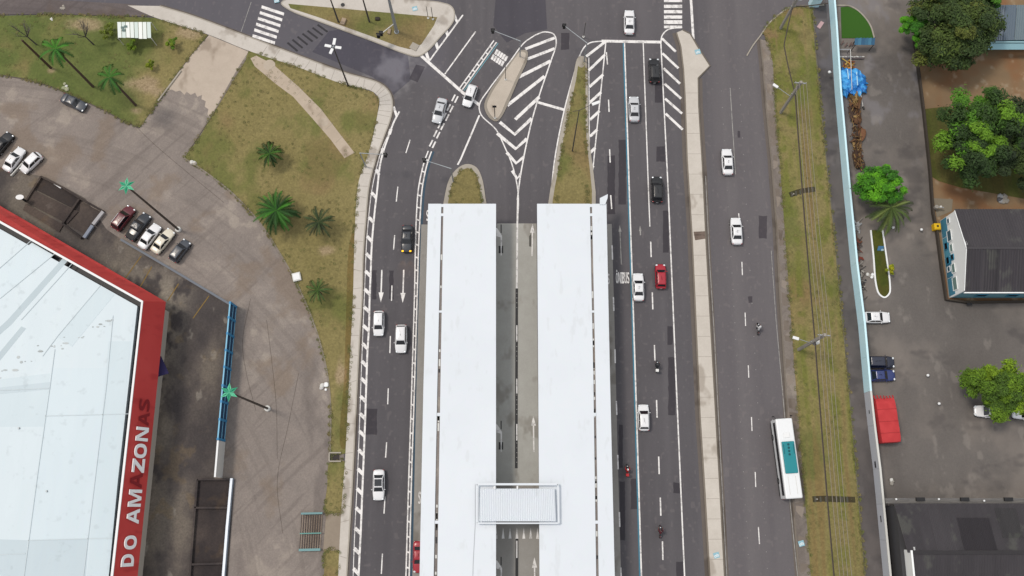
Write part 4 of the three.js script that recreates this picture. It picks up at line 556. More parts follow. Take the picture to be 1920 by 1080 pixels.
tree('broadleaf_tree', 'narrow bright green tree along the left side of the big dark tree', 'tree', P(1716, 66), P(1713, 56, 5), V3(2.3, 2.6, 4.4), 45, 9500, 0.24, [0x3f7a08, 0x4a8a0a, 0x2f6410], 12, 0.18);
tree('broadleaf_tree', 'mid green tree cut by the top edge above the shed', 'tree', P(1850, -20), P(1852, 0, 6), V3(3.6, 3.4, 2.6), 34, 8000, 0.26, [0x34661a, 0x27401a, 0x406f18], 13, 0.3);
tree('broadleaf_tree', 'large bright green tree between the earth plot and the gabled hall', 'tree', P(1838, 268), P(1834, 258, 7), V3(6.4, 4.4, 8.2), 140, 40000, 0.26, [0x345416, 0x487618, 0x263c16, 0x587f18, 0x2b4416], 14, 0.45);
tree('broadleaf_tree', 'dark olive tree at the right edge beside the large bright tree', 'tree', P(1898, 285), P(1900, 272, 5.6), V3(5.6, 4, 8.2), 120, 34000, 0.26, [0x28381a, 0x35451a, 0x1e2c16, 0x46661a], 15, 0.4);
tree('broadleaf_tree', 'rounded vivid green tree beside the compound wall above the palm', 'tree', P(1652, 362), P(1651, 350, 4.5), V3(3.9, 2.9, 3.4), 70, 19000, 0.22, [0x3d780c, 0x4a880e, 0x2f640e, 0x54920f], 16, 0.28);
tree('broadleaf_tree', 'yellow-green spreading tree over the parked white car', 'tree', P(1866, 742), P(1868, 728, 5), V3(4.9, 2.8, 4.3), 99, 32000, 0.22, [0x4c6a12, 0x587612, 0x3f5a14, 0x668212], 17, 0.32);
for (const [x, y, rr, hex1, lab] of [[249, 84, 1.25, [0x5c7410, 0x4d6414], 'yellow-green shrub in front of the white slatted roof'], [324, 80, 1.1, [0x62780f, 0x4c6a14], 'yellow-green shrub right of the white slatted roof'], [283, 121, 0.85, [0x6f7c12, 0x5c6c14], 'smallest yellow-green shrub, alone below the white slatted roof'], [204, 60, 1.7, [0x5d6a1a, 0x66742a], 'sparse yellowish bush left of the white slatted roof'], [1669, 505, 0.9, [0x8a8a0c, 0x76800e], 'yellow shrub on the edge of the planting strip']])
  tree('shrub', lab, 'shrub', P(x, y + 4), P(x, y, 1.1), V3(rr, 0.95, rr), 14, x === 204 ? 900 : 2200, 0.15, hex1, 40 + x, 0.07);
function bareTree(base, label, h, seed) { const r = rng(seed), t = thing('bare_tree', label, 'tree', base), g = [bar(V3(0, 0, 0), V3(-0.2, h * 0.5, 0), 0.14, 0.09, 6)], tw = []; for (let k = 0; k < 9; k++) { const a = r() * 6.28, e = V3(Math.cos(a) * 1.3 - 0.2, h * (0.75 + 0.3 * r()), Math.sin(a) * 1.3); g.push(bar(V3(-0.2, h * 0.48, 0), e, 0.06, 0.025, 5)); for (let j = 0; j < 5; j++) tw.push(bar(e.clone().lerp(V3(-0.2, h * 0.5, 0), r() * 0.6), e.clone().add(V3(r() - 0.5, r() * 0.7, r() - 0.5).multiplyScalar(1.6)), 0.025, 0.012, 4)); } mesh('trunk', clean(g), M.trunkGrey, t); mesh('twigs', clean(tw), flat(0x77706a), t); }
bareTree(P(69, 84), 'leafless pale tree nearest the top left corner', 5.5, 61); bareTree(P(176, 84), 'leafless tree right of the palm with the longest trunk', 5.5, 62);
function frondGeo(L, droop, wid, r) { // one palm leaf along -z
  const v = []; const N = 26, pt = t => V3(0, 0.35 * L * Math.sin(t * 1.9) * (1 - droop) - droop * L * t * t * 0.75, -L * t * (1 - 0.12 * t)); 
  for (let i = 0; i < N; i++) { const t0 = i / N, t1 = (i + 1) / N, a = pt(t0), b = pt(t1), w0 = 0.05 * (1 - t0) + 0.012; v.push(a.x - w0, a.y, a.z, a.x + w0, a.y, a.z, b.x, b.y, b.z); if (i < 2) continue;
    const ll = wid * Math.pow(Math.sin(Math.PI * Math.min(0.98, 0.12 + t0 * 0.86)), 0.7) * (0.85 + 0.3 * r()); for (const s of [-1, 1]) { const e = a.clone().add(V3(s * ll * 0.86, -ll * (0.25 + 0.3 * r()), -ll * 0.55)), m = a.clone().lerp(b, 1.0), mid = a.clone().lerp(e, 0.5).add(V3(0, 0.04, -0.05)); v.push(a.x, a.y, a.z, mid.x, mid.y, mid.z, m.x, m.y, m.z, mid.x, mid.y, mid.z, e.x, e.y, e.z, m.x, m.y, m.z); } }
  const g = new THREE.BufferGeometry(); g.setAttribute('position', new THREE.Float32BufferAttribute(v, 3)); g.computeVertexNormals(); return g;
}
function palm(label, base, top, n, L, droop, wid, cols, seed, tr = 0.2, deadHang = 0) {
  const r = rng(seed), t = thing('palm_tree', label, 'palm', base), d = top.clone().sub(base); const tg = []; const N = 10; for (let i = 0; i < N; i++) tg.push(bar(d.clone().multiplyScalar(i / N), d.clone().multiplyScalar((i + 1) / N), tr * (1.15 - 0.4 * i / N), tr * (1.05 - 0.4 * i / N), 8)); mesh('trunk', clean(tg), M.trunk, t);
  const vs = [frondGeo(L, droop, wid, r), frondGeo(L * 0.92, droop * 1.35, wid, r), frondGeo(L * 0.85, droop * 0.55, wid, r)], ms = cols.map(c => std({ color: c, roughness: 0.8 }));
  for (let i = 0; i < n; i++) { const f = mesh('frond', vs[i % 3], ms[i % ms.length], t); f.position.copy(d); f.rotation.set(0, i * 2.399 + 0.3 * r(), 0, 'YXZ'); f.rotation.x = 0.35 * (r() - 0.3); f.scale.setScalar(0.85 + 0.3 * r()); }
  for (let i = 0; i < deadHang; i++) { const f = mesh('dead_frond', vs[1], std({ color: 0x5e4a30 }), t); f.position.copy(d).add(V3(0, -0.2, 0)); f.rotation.set(-1.0, 5.2 + i * 0.9, 0, 'YXZ'); f.scale.setScalar(0.8); }
  return t;
}
const vert = (b, h) => b.clone().setY(h);
{
  let b = P(175, 163), h = heightOf([175, 163], [116, 82]); palm('tall thin palm nearest the bare trunk, with brown hanging fronds', b, vert(b, h), 13, 2.9, 0.6, 0.75, [0x2c6a14, 0x1f5010, 0x3b7a14], 71, 0.2, 3);
  b = P(255, 198); h = heightOf([255, 198], [203, 147]); palm('tall thin palm nearest the corner of the upper left lawn', b, vert(b, h), 13, 2.7, 0.6, 0.75, [0x275c14, 0x1d4810, 0x316a14], 72, 0.2, 1);
  b = P(514, 300); palm('feathery palm alone in the middle of the big lawn', b, vert(b, 2.8), 34, 2.4, 0.55, 0.55, [0x2c4f12, 0x1f3a10, 0x3a6414, 0x24420f], 73, 0.26);
  b = P(529, 408); palm('widest and thickest palm of the big lawn', b, vert(b, 3.6), 54, 3.9, 0.5, 0.8, [0x2b5f14, 0x1f4810, 0x377414, 0x1a3c10], 74, 0.34);
  b = P(606, 428); palm('dark grey-green palm right of the widest palm', b, vert(b, 3.2), 24, 2.9, 0.45, 0.62, [0x283a1c, 0x1e2e18, 0x32441e], 75, 0.26);
  b = P(602, 552); palm('small palm near the white slab at the lawn edge', b, vert(b, 2.6), 20, 2.3, 0.5, 0.5, [0x34501e, 0x2a4418, 0x405c20], 76, 0.2);
  b = P(1652, 405); palm('drooping fan of palm fronds below the vivid green tree', b, vert(b, 4.2), 36, 4.3, 0.6, 0.7, [0x51632c, 0x40541f, 0x667538, 0x36481c], 77, 0.34);
  b = P(96, 128); h = heightOf([96, 128], [40, 76]); const dt = tag(mesh('dead_trunk', clean([bar(b, vert(b, h * 0.5), 0.22, 0.19), bar(vert(b, h * 0.5), vert(b, h), 0.19, 0.15)]), M.wood), 'bare leafless palm trunk standing in the upper left lawn', 'dead palm');
}
// ───────────────────────── masts, lamps, signals, wires
function mast(label, base, topPx) { const h = heightOf(base, topPx), b = P(...base), t = thing('floodlight_mast', label, 'street lamp', b); mesh('pole', bar(V3(0, 0, 0), V3(0, h, 0), 0.16, 0.09), M.trunkGrey, t); return [t, h]; }
{
  const [t, h] = mast('mast with four white lamp arms in a cross over the side street', [653, 161], [625, 88]); const c = V3(0, h, 0), a = P(653, 161); for (const [x, y] of [[628, 72], [619, 101], [609, 85], [640, 90]]) { const e = P(x, y, h).sub(a); mesh('arm', bar(c, e.clone().lerp(c, 0.6), 0.05), M.galv, t); const hd = mesh('lamp_head', beam(c.clone().lerp(e, 0.25), e, 0.42, 0.14), M.white, t); }
  const arms4 = (t, h) => { for (let k = 0; k < 4; k++) { const d = V3(Math.cos(k * 1.571 + 0.3), 0, Math.sin(k * 1.571 + 0.3)); mesh('lamp_head', beam(V3(0, h, 0).addScaledVector(d, 0.3), V3(0, h, 0).addScaledVector(d, 1.3), 0.42, 0.14), M.white, t); } };
  for (const [b, q, lab] of [[[635, 42], [614, -28], 'thin grey mast beside the kerb of the upper island, cut by the top edge'], [[693, 42], [676, -30], 'thin grey mast in the turf of the upper island, cut by the top edge']]) { const [t2, h2] = mast(lab, b, q); arms4(t2, h2); }
  const b = P(744, 61), g = thing('signal_mast', 'thick pale grey mast with a short signal arm on the upper island', 'traffic signal', b); mesh('pole', bar(V3(0, 0, 0), V3(0, 13, 0), 0.3, 0.2, 12), M.galv, g); mesh('base_plate', bar(V3(0, 0, 0), V3(0, 0.3, 0), 0.42, 0.42, 12), M.galv, g);
  const A = V3(0, 3, 0), E = P(709, 68, 3).sub(b); mesh('arm', bar(A, E, 0.09), M.offwhite, g); for (const f of [0.98, 0.82]) { const p = A.clone().lerp(E, f); mesh('signal_head', box(p.x - 0.25, p.x + 0.25, 2.6, 3.5, p.z - 0.2, p.z + 0.2), M.black, g); mesh('back_plate', box(p.x - 0.34, p.x + 0.34, 2.55, 3.55, p.z - 0.27, p.z - 0.22), M.dark, g); }
}
function signal(label, base, topPx, headPx, headSide = 1) { const b = P(...base), h = heightOf(base, topPx), t = thing('traffic_signal', label, 'traffic signal', b), A = V3(0, h, 0), E = P(...headPx, h).sub(b); mesh('pole', bar(V3(0, 0, 0), A, 0.11, 0.09), M.galv, t); mesh('arm', bar(A, E, 0.08, 0.05), M.galv, t); mesh('signal_head', box(E.x - 0.22, E.x + 0.22, h - 0.75, h + 0.2, E.z - 0.18, E.z + 0.18), M.black, t); mesh('back_plate', box(E.x - 0.32, E.x + 0.32, h - 0.8, h + 0.25, E.z - 0.24, E.z - 0.19), M.dark, t); const c = new THREE.CylinderGeometry(0.24, 0.24, 0.12, 12); c.translate(0, 0.06, 0); mesh('base_plate', c, M.concrete, t); return t; }
signal('traffic signal arm at the top of the pale concrete island', [975, 107], [976, 77], [924, 57]); signal('traffic signal arm at the tip of the long grass island', [1095, 116], [1096, 80], [1058, 48]); signal('traffic signal arm over the bus lane beside the small grass island', [850, 341], [846, 316], [795, 300]); signal('traffic signal arm over the hatched kerb line of the left sidewalk', [686, 313], [675, 287], [722, 290]);
{
  const b = P(1073, 284), h = heightOf([1073, 284], [1087, 207]), t = thing('street_lamp', 'slender street lamp on the long grass island with a white head', 'street lamp', b); mesh('pole', bar(V3(0, 0, 0), V3(0, h, 0), 0.11, 0.07), M.trunkGrey, t); const E = P(1124, 191, h).sub(b), F = P(1110, 196, h).sub(b), G = P(1074, 209, h).sub(b); mesh('arm', bar(V3(0, h, 0), F, 0.045), M.trunkGrey, t); mesh('arm', bar(V3(0, h, 0), G, 0.045), M.trunkGrey, t); mesh('lamp_head', beam(F, E, 0.42, 0.16), M.white, t);
}
function post(label, base, topPx, r, mat, cap) { const b = P(...base), h = heightOf(base, topPx), t = thing('sign_post', label, 'post', b); mesh('pole', bar(V3(0, 0.13, 0), V3(0, h, 0), r, r), mat, t); if (cap) mesh('sign_face', box(-0.32, 0.32, h - 0.75, h - 0.05, -0.06, -0.02).translate(0, 0, 0.02), cap, t); mesh('base', bar(V3(0, 0.13, 0), V3(0, 0.25, 0), 0.2, 0.2, 10), M.offwhite, t); }
post('dark sign post near the lower tip of the pale concrete island', [928, 222], [927, 198], 0.06, M.dark, M.dark); post('thin post in the middle of the pale concrete island', [948, 150], [947, 124], 0.05, M.trunkGrey); post('left one of two thin posts on the corner of the upper island', [803, 35], [801, 12], 0.05, M.trunkGrey); post('right one of two thin posts on the corner of the upper island', [812, 37], [811, 13], 0.05, M.dark); post('thin post at the tip of the long grass island', [1094, 70], [1095, 42], 0.05, M.trunkGrey);
for (const [b, q, lab] of [[[335, 431], [237, 350], 'dark pole with a green star top beside the parked row'], [[502, 766], [431, 734], 'dark pole with a green star top in front of the blue mesh fence']]) {
  const c = P(...b), h = heightOf(b, q), t = thing('star_lamp', lab, 'lamp post', c, 0, 'poles topped by green star shapes'); mesh('pole', bar(V3(0, 0, 0), V3(0, h, 0), 0.2, 0.13), M.cable, t); mesh('base', bar(V3(0, 0, 0), V3(0, 0.4, 0), 0.5, 0.45, 10), M.offwhite, t);
  for (let k = 0; k < 6; k++) { const a = k * 1.047 + 0.5, d = V3(Math.cos(a), 0, Math.sin(a)), n = V3(-d.z, 0, d.x), o = V3(0, h + 0.1, 0); const m1 = o.clone().addScaledVector(d, 0.55).add(V3(0, 0.2, 0)), e = o.clone().addScaledVector(d, 1.25); mesh('petal', clean([quad(o, m1.clone().addScaledVector(n, 0.26).add(V3(0, -0.1, 0)), e, m1), quad(o, m1, e, m1.clone().addScaledVector(n, -0.26).add(V3(0, -0.1, 0))), bar(o, e, 0.04, 0.03, 5)]), k % 2 ? M.star : flat(0x5dbd96, 0.6), t); }
}
function powerPole(label, base, topPx, withCan, armDir) { const b = P(...base), h = heightOf(base, topPx), t = thing('power_pole', label, 'power pole', b, 0); mesh('pole', beam(V3(0, 0, 0), V3(0, h, 0), 0.34, 0.42, V3(0, 0, 1)), M.concrete, t); const d = armDir; for (const y of [h - 0.4]) mesh('crossarm', beam(V3(-d.x * 0.9, y, -d.z * 0.9), V3(d.x * 0.9, y, d.z * 0.9), 0.16, 0.16), M.galv, t); mesh('cable_bracket', beam(V3(-0.3, 7, 0), V3(0.4, 7, 0.0), 0.14, 0.2), M.galv, t);
  for (let k = 0; k < 4; k++) mesh('insulator', bar(V3(d.x * (-0.8 + 0.53 * k), h - 0.32, d.z * (-0.8 + 0.53 * k)), V3(d.x * (-0.8 + 0.53 * k), h - 0.02, d.z * (-0.8 + 0.53 * k)), 0.07, 0.05, 8), M.offwhite, t);
  if (withCan) { const g = new THREE.CylinderGeometry(0.4, 0.4, 1.0, 16); g.translate(0.65, 6.4, 0); mesh('transformer', g, M.grey, t); const g2 = new THREE.CylinderGeometry(0.42, 0.42, 0.08, 16); g2.translate(0.65, 6.94, 0); mesh('transformer_lid', g2, M.offwhite, t); }
  return [t, h, b]; }
const armX = V3(1, 0, 0.08);
const poles = [powerPole('concrete power pole at the top of the verge by the junction', [1463, 54], [1500, 0], false, armX), powerPole('concrete power pole standing in the upper part of the verge', [1463, 212], [1498, 151], false, armX), powerPole('concrete power pole with a grey transformer can in the verge', [1496.5, 656], [1549, 631], true, armX)];
{ const b = P(1534, 1140), t = powerPole('concrete power pole below the bottom edge of the verge', [1534, 1140], [1594, 1160], false, armX); poles.push(t); }
for (const [i, px, lab] of [[1, [1454, 161], 'white lamp head on an arm from the upper verge pole'], [2, [1492, 634], 'white lamp head on an arm from the transformer pole']]) { const [t, h, b] = poles[i], E = P(...px, 6.2).sub(b), d = E.clone().setY(0).normalize(); mesh('lamp_arm', bar(V3(0, 6.0, 0), E.clone().addScaledVector(d, -0.4), 0.05), M.galv, t); mesh('lamp_head', beam(E.clone().addScaledVector(d, -0.45), E.clone().addScaledVector(d, 0.45), 0.42, 0.18), M.white, t); }
function cable(pts, r, sag, mat, name, label) { const out = []; for (let i = 0; i < pts.length - 1; i++) for (let k = 0; k < 14; k++) { const t = k / 14, p = pts[i].clone().lerp(pts[i + 1], t); p.y -= sag * 4 * t * (1 - t); out.push(p); } out.push(pts.at(-1)); return tag(mesh(name, new THREE.TubeGeometry(new THREE.CatmullRomCurve3(out), out.length * 2, r, 6), mat), label, 'cable'); }
{ const n = ['leftmost', 'second from left', 'third from left', 'rightmost'];
  for (let k = 0; k < 4; k++) { const pts = [1, 2, 3].map(i => { const [t, h, b] = poles[i]; return b.clone().add(V3(armX.x * (-0.8 + 0.53 * k), h, armX.z * (-0.8 + 0.53 * k))); }); cable(pts, 0.035, 0.5, M.wire, 'power_line', `${n[k]} of the four thin power lines over the verge`); }
  const lo = i => poles[i][2].clone().setY(7); cable([P(1552, 6, 4), lo(0), P(1470, 85, 6.4), lo(1).add(V3(0.35, 0, 0)), lo(2).add(V3(0.35, 0, 0)), lo(3).add(V3(0.35, 0, 0))], 0.09, 0.25, M.cable, 'cable_bundle', 'thick dark cable bundle strung along the left poles of the verge'); cable([lo(1).add(V3(0.1, 0.5, 0)), lo(2).add(V3(0.1, 0.5, 0)), lo(3).add(V3(0.1, 0.5, 0))], 0.045, 0.3, flat(0x574c42), 'cable_bundle', 'thin brown cable just left of the thick dark bundle'); }
for (const [pts, lab] of [[[[1480, 366], [1496, 360], [1512, 357], [1528, 355]], 'dark slotted drain cover in the verge above the transformer pole'], [[[1523, 936], [1545, 935], [1570, 936], [1603, 937]], 'longest dark slotted drain crossing the lower verge']]) { const t = thing('drain', lab, 'drain'); const p = PP(pts); mesh('channel', ribbon(p, 0.85, 0.05, 0.075), gm(grassTex, 0.95, { color: 0x88888c }), t); const L = p[0].distanceTo(p.at(-1)), n = Math.round(L / 0.75); for (let k = 0; k < n; k++) { const c = p[0].clone().lerp(p.at(-1), (k + 0.5) / n); if (k % 4 !== 3) mesh('grate', box(c.x - 0.13, c.x + 0.13, 0.1, 0.17, c.z - 0.4, c.z + 0.4), flat(0x45443a), t); } mesh('post', bar(p[0].clone().add(V3(0.5, 0, 0)), p[0].clone().add(V3(0.5, 0.7, 0)), 0.12), M.concrete, t); }
{ const pl = structGroup('bike_symbols'); for (const [x, y, s] of [[778, 17, 1], [1308, 98, 1.1], [1343, 1041, 1], [1502, 1019, 1], [519, 2, 1]]) { const c = P(x, y), h = 0.17; mesh('blue_square', (() => { const g = new THREE.PlaneGeometry(0.85 * s, 0.8 * s); g.rotateX(-Math.PI / 2); g.rotateY(0.25); g.translate(c.x, h, c.z); return g; })(), flat(0x84adba), pl); for (const o of [-0.16, 0.18]) { const g = new THREE.RingGeometry(0.1, 0.17, 14); g.rotateX(-Math.PI / 2); g.translate(c.x + o, h + 0.005, c.z + 0.1 - o * 0.4); mesh('symbol_wheel', g, M.white, pl); } mesh('symbol_frame', ribbon([V3(c.x - 0.16, 0, c.z + 0.15), V3(c.x, 0, c.z - 0.2), V3(c.x + 0.18, 0, c.z + 0.03)], 0.06, h + 0.006), M.white, pl); } }

{ // ragged tufts on the turf, densest along its edges
  const bl = []; for (let k = 0; k < 7; k++) { const a = k * 0.9, d = V3(Math.cos(a), 0, Math.sin(a)), n = V3(-d.z, 0, d.x).multiplyScalar(0.045), o = d.clone().multiplyScalar(0.04), e = d.clone().multiplyScalar(0.2).setY(0.16 + 0.03 * (k % 3)); bl.push(quad(o.clone().sub(n), o.clone().add(n), e.clone().addScaledVector(n, 0.2), e.clone().addScaledVector(n, -0.2))); }
  const g = clean(bl), pts = [], r = rng(91), inside = (p, poly) => { let c = false; for (let i = 0, j = poly.length - 1; i < poly.length; j = i++) if ((poly[i].z > p.z) !== (poly[j].z > p.z) && p.x < (poly[j].x - poly[i].x) * (p.z - poly[i].z) / (poly[j].z - poly[i].z) + poly[i].x) c = !c; return c; };
  for (const [poly, y] of lawns) { let per = 0; for (let i = 0; i < poly.length; i++) { const a = poly[i], b = poly[(i + 1) % poly.length], L = a.distanceTo(b); if (Math.abs(a.x) > 95 && Math.abs(b.x) > 95) continue; for (let k = 0; k < L * 7; k++) { const t = r(); if (fbm((a.x + (b.x - a.x) * t) * 0.5, (a.z + (b.z - a.z) * t) * 0.5, 3) < 0.45 * r() + 0.25) continue; pts.push([a.x + (b.x - a.x) * t + (r() - 0.5) * 0.55, y - 0.02, a.z + (b.z - a.z) * t + (r() - 0.5) * 0.55, 0.7 + 0.9 * r()]); } }
    const xs = poly.map(p => p.x), zs = poly.map(p => p.z), x0 = Math.max(-92, Math.min(...xs)), x1 = Math.max(...xs), z0 = Math.max(-100, Math.min(...zs)), z1 = Math.min(14, Math.max(...zs)), n = (x1 - x0) * (z1 - z0) * 1.6; for (let k = 0; k < n; k++) { const p = { x: x0 + (x1 - x0) * r(), z: z0 + (z1 - z0) * r() }; if (fbm(p.x * 0.3 + 8, p.z * 0.3 + 2, 3) > 0.42 + 0.25 * r() && inside(p, poly)) pts.push([p.x, y - 0.03, p.z, 0.5 + 0.8 * r()]); } }
  const im = new THREE.InstancedMesh(g, std({ color: 0xffffff, roughness: 1 }), pts.length), m4 = new THREE.Matrix4(), q4 = new THREE.Quaternion(), col = new THREE.Color(), cs = [0x6a6640, 0x726d44, 0x606438, 0x7b7149, 0x656a3c]; pts.forEach(([x, y, z, s], i) => { im.setMatrixAt(i, m4.compose(V3(x, y, z), q4.setFromAxisAngle(V3(0, 1, 0), r() * 6.28), V3(s, s * 0.7, s))); im.setColorAt(i, col.setHex(cs[Math.floor(r() * 5)]).multiplyScalar(0.85 + 0.3 * r())); });
  im.name = numbered('grass_tufts'); im.castShadow = im.receiveShadow = true; im.userData = { kind: 'stuff', label: 'short dry grass tufts over the lawns, islands and verge', category: 'grass' }; scene.add(im); console.log('tufts', pts.length);
}

// ───────────────────────── vehicles
function loftZ(stations, closedCaps = true) { // stations: arrays of points, same count, joined in order
  const v = [], tri = (a, b, c) => v.push(a[0], a[1], a[2], b[0], b[1], b[2], c[0], c[1], c[2]); const m = stations[0].length;
  for (let i = 0; i < stations.length - 1; i++) for (let k = 0; k < m; k++) { const a = stations[i][k], b = stations[i][(k + 1) % m], c = stations[i + 1][(k + 1) % m], d = stations[i + 1][k]; tri(a, b, c); tri(a, c, d); }
  if (closedCaps) for (const s of [stations[0], stations.at(-1)]) { const c = [0, 1, 2].map(q => s.reduce((t, p) => t + p[q], 0) / m); for (let k = 0; k < m; k++) tri(s[k], s[(k + 1) % m], c); }
  const g = new THREE.BufferGeometry(); g.setAttribute('position', new THREE.Float32BufferAttribute(v, 3)); g.setAttribute('uv', new THREE.Float32BufferAttribute(new Float32Array(v.length / 3 * 2), 2)); g.computeVertexNormals(); return smoothN(g);
}
function smoothN(g, cos = 0.72) { // average normals of near-coplanar neighbours
  const p = g.attributes.position, n = g.attributes.normal, map = new Map(); const key = i => `${p.getX(i).toFixed(3)},${p.getY(i).toFixed(3)},${p.getZ(i).toFixed(3)}`;
  for (let i = 0; i < p.count; i++) { const k = key(i); (map.get(k) ?? map.set(k, []).get(k)).push(V3(n.getX(i), n.getY(i), n.getZ(i))); }
  for (let i = 0; i < p.count; i++) { const me = V3(n.getX(i), n.getY(i), n.getZ(i)), s = V3(0, 0, 0); for (const o of map.get(key(i))) if (o.dot(me) > cos) s.add(o); s.normalize(); n.setXYZ(i, s.x, s.y, s.z); } return g;
}
const TYPES = {
  sedan: { L: 4.45, W: 1.78, belt: 0.92, roof: 1.44, zf0: -0.235, zf1: -0.075, zr1: 0.2, zr0: 0.345, hood: 0.9, trunk: 0.97 },
  hatch: { L: 3.95, W: 1.72, belt: 0.94, roof: 1.5, zf0: -0.27, zf1: -0.1, zr1: 0.37, zr0: 0.455, hood: 0.92, trunk: 0.95 },
  suv: { L: 4.4, W: 1.84, belt: 1.05, roof: 1.66, zf0: -0.24, zf1: -0.09, zr1: 0.38, zr0: 0.465, hood: 1.04, trunk: 1.05 },
  pickup: { L: 4.9, W: 1.84, belt: 1.05, roof: 1.68, zf0: -0.2, zf1: -0.08, zr1: 0.12, zr0: 0.17, hood: 1.03, trunk: 1.0 },
};
const glassM = new THREE.MeshPhysicalMaterial({ color: 0x14171c, roughness: 0.12, clearcoat: 0.6, side: THREE.DoubleSide }), tyreM = flat(0x121214, 0.9), rimM = flat(0x8c9094, 0.35, 0.7), lampM = new THREE.MeshPhysicalMaterial({ color: 0xd6dce0, roughness: 0.15, clearcoat: 1 }), tailM = new THREE.MeshPhysicalMaterial({ color: 0x8a0e12, roughness: 0.25, clearcoat: 1 }), trimM = flat(0x17181a, 0.7), plateM = flat(0xb8bbbd, 0.6);
const carGeos = {};
function carGeo(type) {
  if (carGeos[type]) return carGeos[type]; const T = TYPES[type], { L, W } = T, g = {};
  const st = [[0, 0.6, 0.58], [0.015, 0.74, 0.64], [0.05, 0.86, 0.71], [0.11, 0.94, 0.78], [0.2, 0.985, T.hood - 0.04], [0.28, 1, T.hood + 0.01], [0.4, 1, T.belt], [0.6, 1, T.belt], [0.76, 0.995, T.belt + 0.01], [0.86, 0.97, T.trunk], [0.93, 0.93, T.trunk - 0.02], [0.975, 0.86, T.trunk - 0.08], [0.992, 0.78, T.trunk - 0.2], [1, 0.66, 0.6]];
  const S = st.map(([t, wf, top]) => { const w = W / 2 * wf, z = -L / 2 + L * t, b = 0.24 + 0.12 * Math.pow(Math.abs(2 * t - 1), 8), m = (b + top) / 2; const h = [[0, top + 0.035], [0.45 * w, top + 0.028], [0.78 * w, top], [0.92 * w, top - 0.06], [0.985 * w, top - 0.16], [w, m], [0.985 * w, b + 0.12], [0.9 * w, b]]; return [...h, ...h.slice(1).reverse().map(([x, y]) => [-x, y])].map(([x, y]) => [x, y, z]); });
  const ring = (f, w, zf, zr, y, cr) => { const o = []; for (const [sx, sz, a0] of [[1, 1, 0], [-1, 1, 1.5708], [-1, -1, 3.1416], [1, -1, 4.7124]]) for (let k = 0; k <= 4; k++) { const a = a0 + k / 4 * 1.5708, cz = sz > 0 ? zr - cr : zf + cr; o.push([sx * (w - cr) + Math.cos(a) * cr, y + (sz < 0 ? 0.0 : 0), cz + Math.sin(a) * cr]); } return o; };
  const wb = W / 2 * 0.9, wr = W / 2 * 0.72, lerp = (a, b, t) => a + (b - a) * t, R = (f, cr) => ring(f, lerp(wb, wr, f), lerp(T.zf0, T.zf1, f) * L, lerp(T.zr0, T.zr1, f) * L, lerp(T.belt - 0.06, T.roof, f), cr);
  const ins = (d, y) => ring(1, wr - d, T.zf1 * L + d * 1.3, T.zr1 * L - d * 1.3, T.roof + y, 0.12);
  g.body = clean([loftZ(S), loftZ([R(0, 0.1), R(0.5, 0.11), R(0.93, 0.12), R(1, 0.12).map(([x, y, z]) => [x * 0.985, y, z * 0.99]), ins(0.1, 0.035), ins(0.35, 0.065), ins(0.6, 0.075)])]);
  const wAt = f => lerp(wb, wr, f), zf = f => lerp(T.zf0, T.zf1, f) * L, zr = f => lerp(T.zr0, T.zr1, f) * L, y = f => lerp(T.belt - 0.06, T.roof, f), e = 0.012;
  const f0 = 0.12, f1 = 0.92, i = 0.1;
  g.windshield = quad(V3(-wAt(f0) + i, y(f0) + e, zf(f0) - e), V3(wAt(f0) - i, y(f0) + e, zf(f0) - e), V3(wAt(f1) - i, y(f1) + e, zf(f1) - e), V3(-wAt(f1) + i, y(f1) + e, zf(f1) - e));
  const r0 = type === 'sedan' ? 0.14 : 0.3; g.rear = quad(V3(wAt(r0) - i, y(r0) + e, zr(r0) + e), V3(-wAt(r0) + i, y(r0) + e, zr(r0) + e), V3(-wAt(f1) + i, y(f1) + e, zr(f1) + e), V3(wAt(f1) - i, y(f1) + e, zr(f1) + e));
  const zs = (f, t) => lerp(zf(f) + 0.13, zr(f) - 0.13, t); g.side = s => [[0, 0.49], [0.53, 1]].map(([a, b]) => quad(V3(s * (wAt(0.16) + e), y(0.16), zs(0.16, a)), V3(s * (wAt(0.16) + e), y(0.16), zs(0.16, b)), V3(s * (wAt(0.88) + e), y(0.88), zs(0.88, b)), V3(s * (wAt(0.88) + e), y(0.88), zs(0.88, a))));
  g.sides = [...g.side(1), ...g.side(-1)];
  const wh = new THREE.CylinderGeometry(0.31, 0.31, 0.2, 20); wh.rotateZ(Math.PI / 2); const rim = new THREE.CylinderGeometry(0.2, 0.2, 0.22, 12); rim.rotateZ(Math.PI / 2); g.wheel = wh; g.rim = rim;
  const hl = new THREE.SphereGeometry(0.16, 10, 8); hl.scale(1.15, 0.5, 0.9); g.lamp = hl; const tl = new THREE.SphereGeometry(0.15, 10, 8); tl.scale(1.2, 0.6, 0.6); g.tail = tl; const mr = new THREE.SphereGeometry(0.1, 8, 6); mr.scale(1.1, 0.8, 0.7); g.mirror = mr;
  return carGeos[type] = g;
}
const carPaint = (h, r = 0.35) => new THREE.MeshPhysicalMaterial({ color: h, roughness: r, clearcoat: 0.5, clearcoatRoughness: 0.2, side: THREE.DoubleSide });
const PAINT = { white: carPaint(0xd9dadc), silver: carPaint(0xb8bbbf), black: carPaint(0x121316), dark: carPaint(0x262a31), red: carPaint(0x9c0f25), maroon: carPaint(0x571420), cream: carPaint(0xcfc9b8), grey: carPaint(0x3b4048), navy: carPaint(0x1d2234), blue: carPaint(0x1f2f66) };
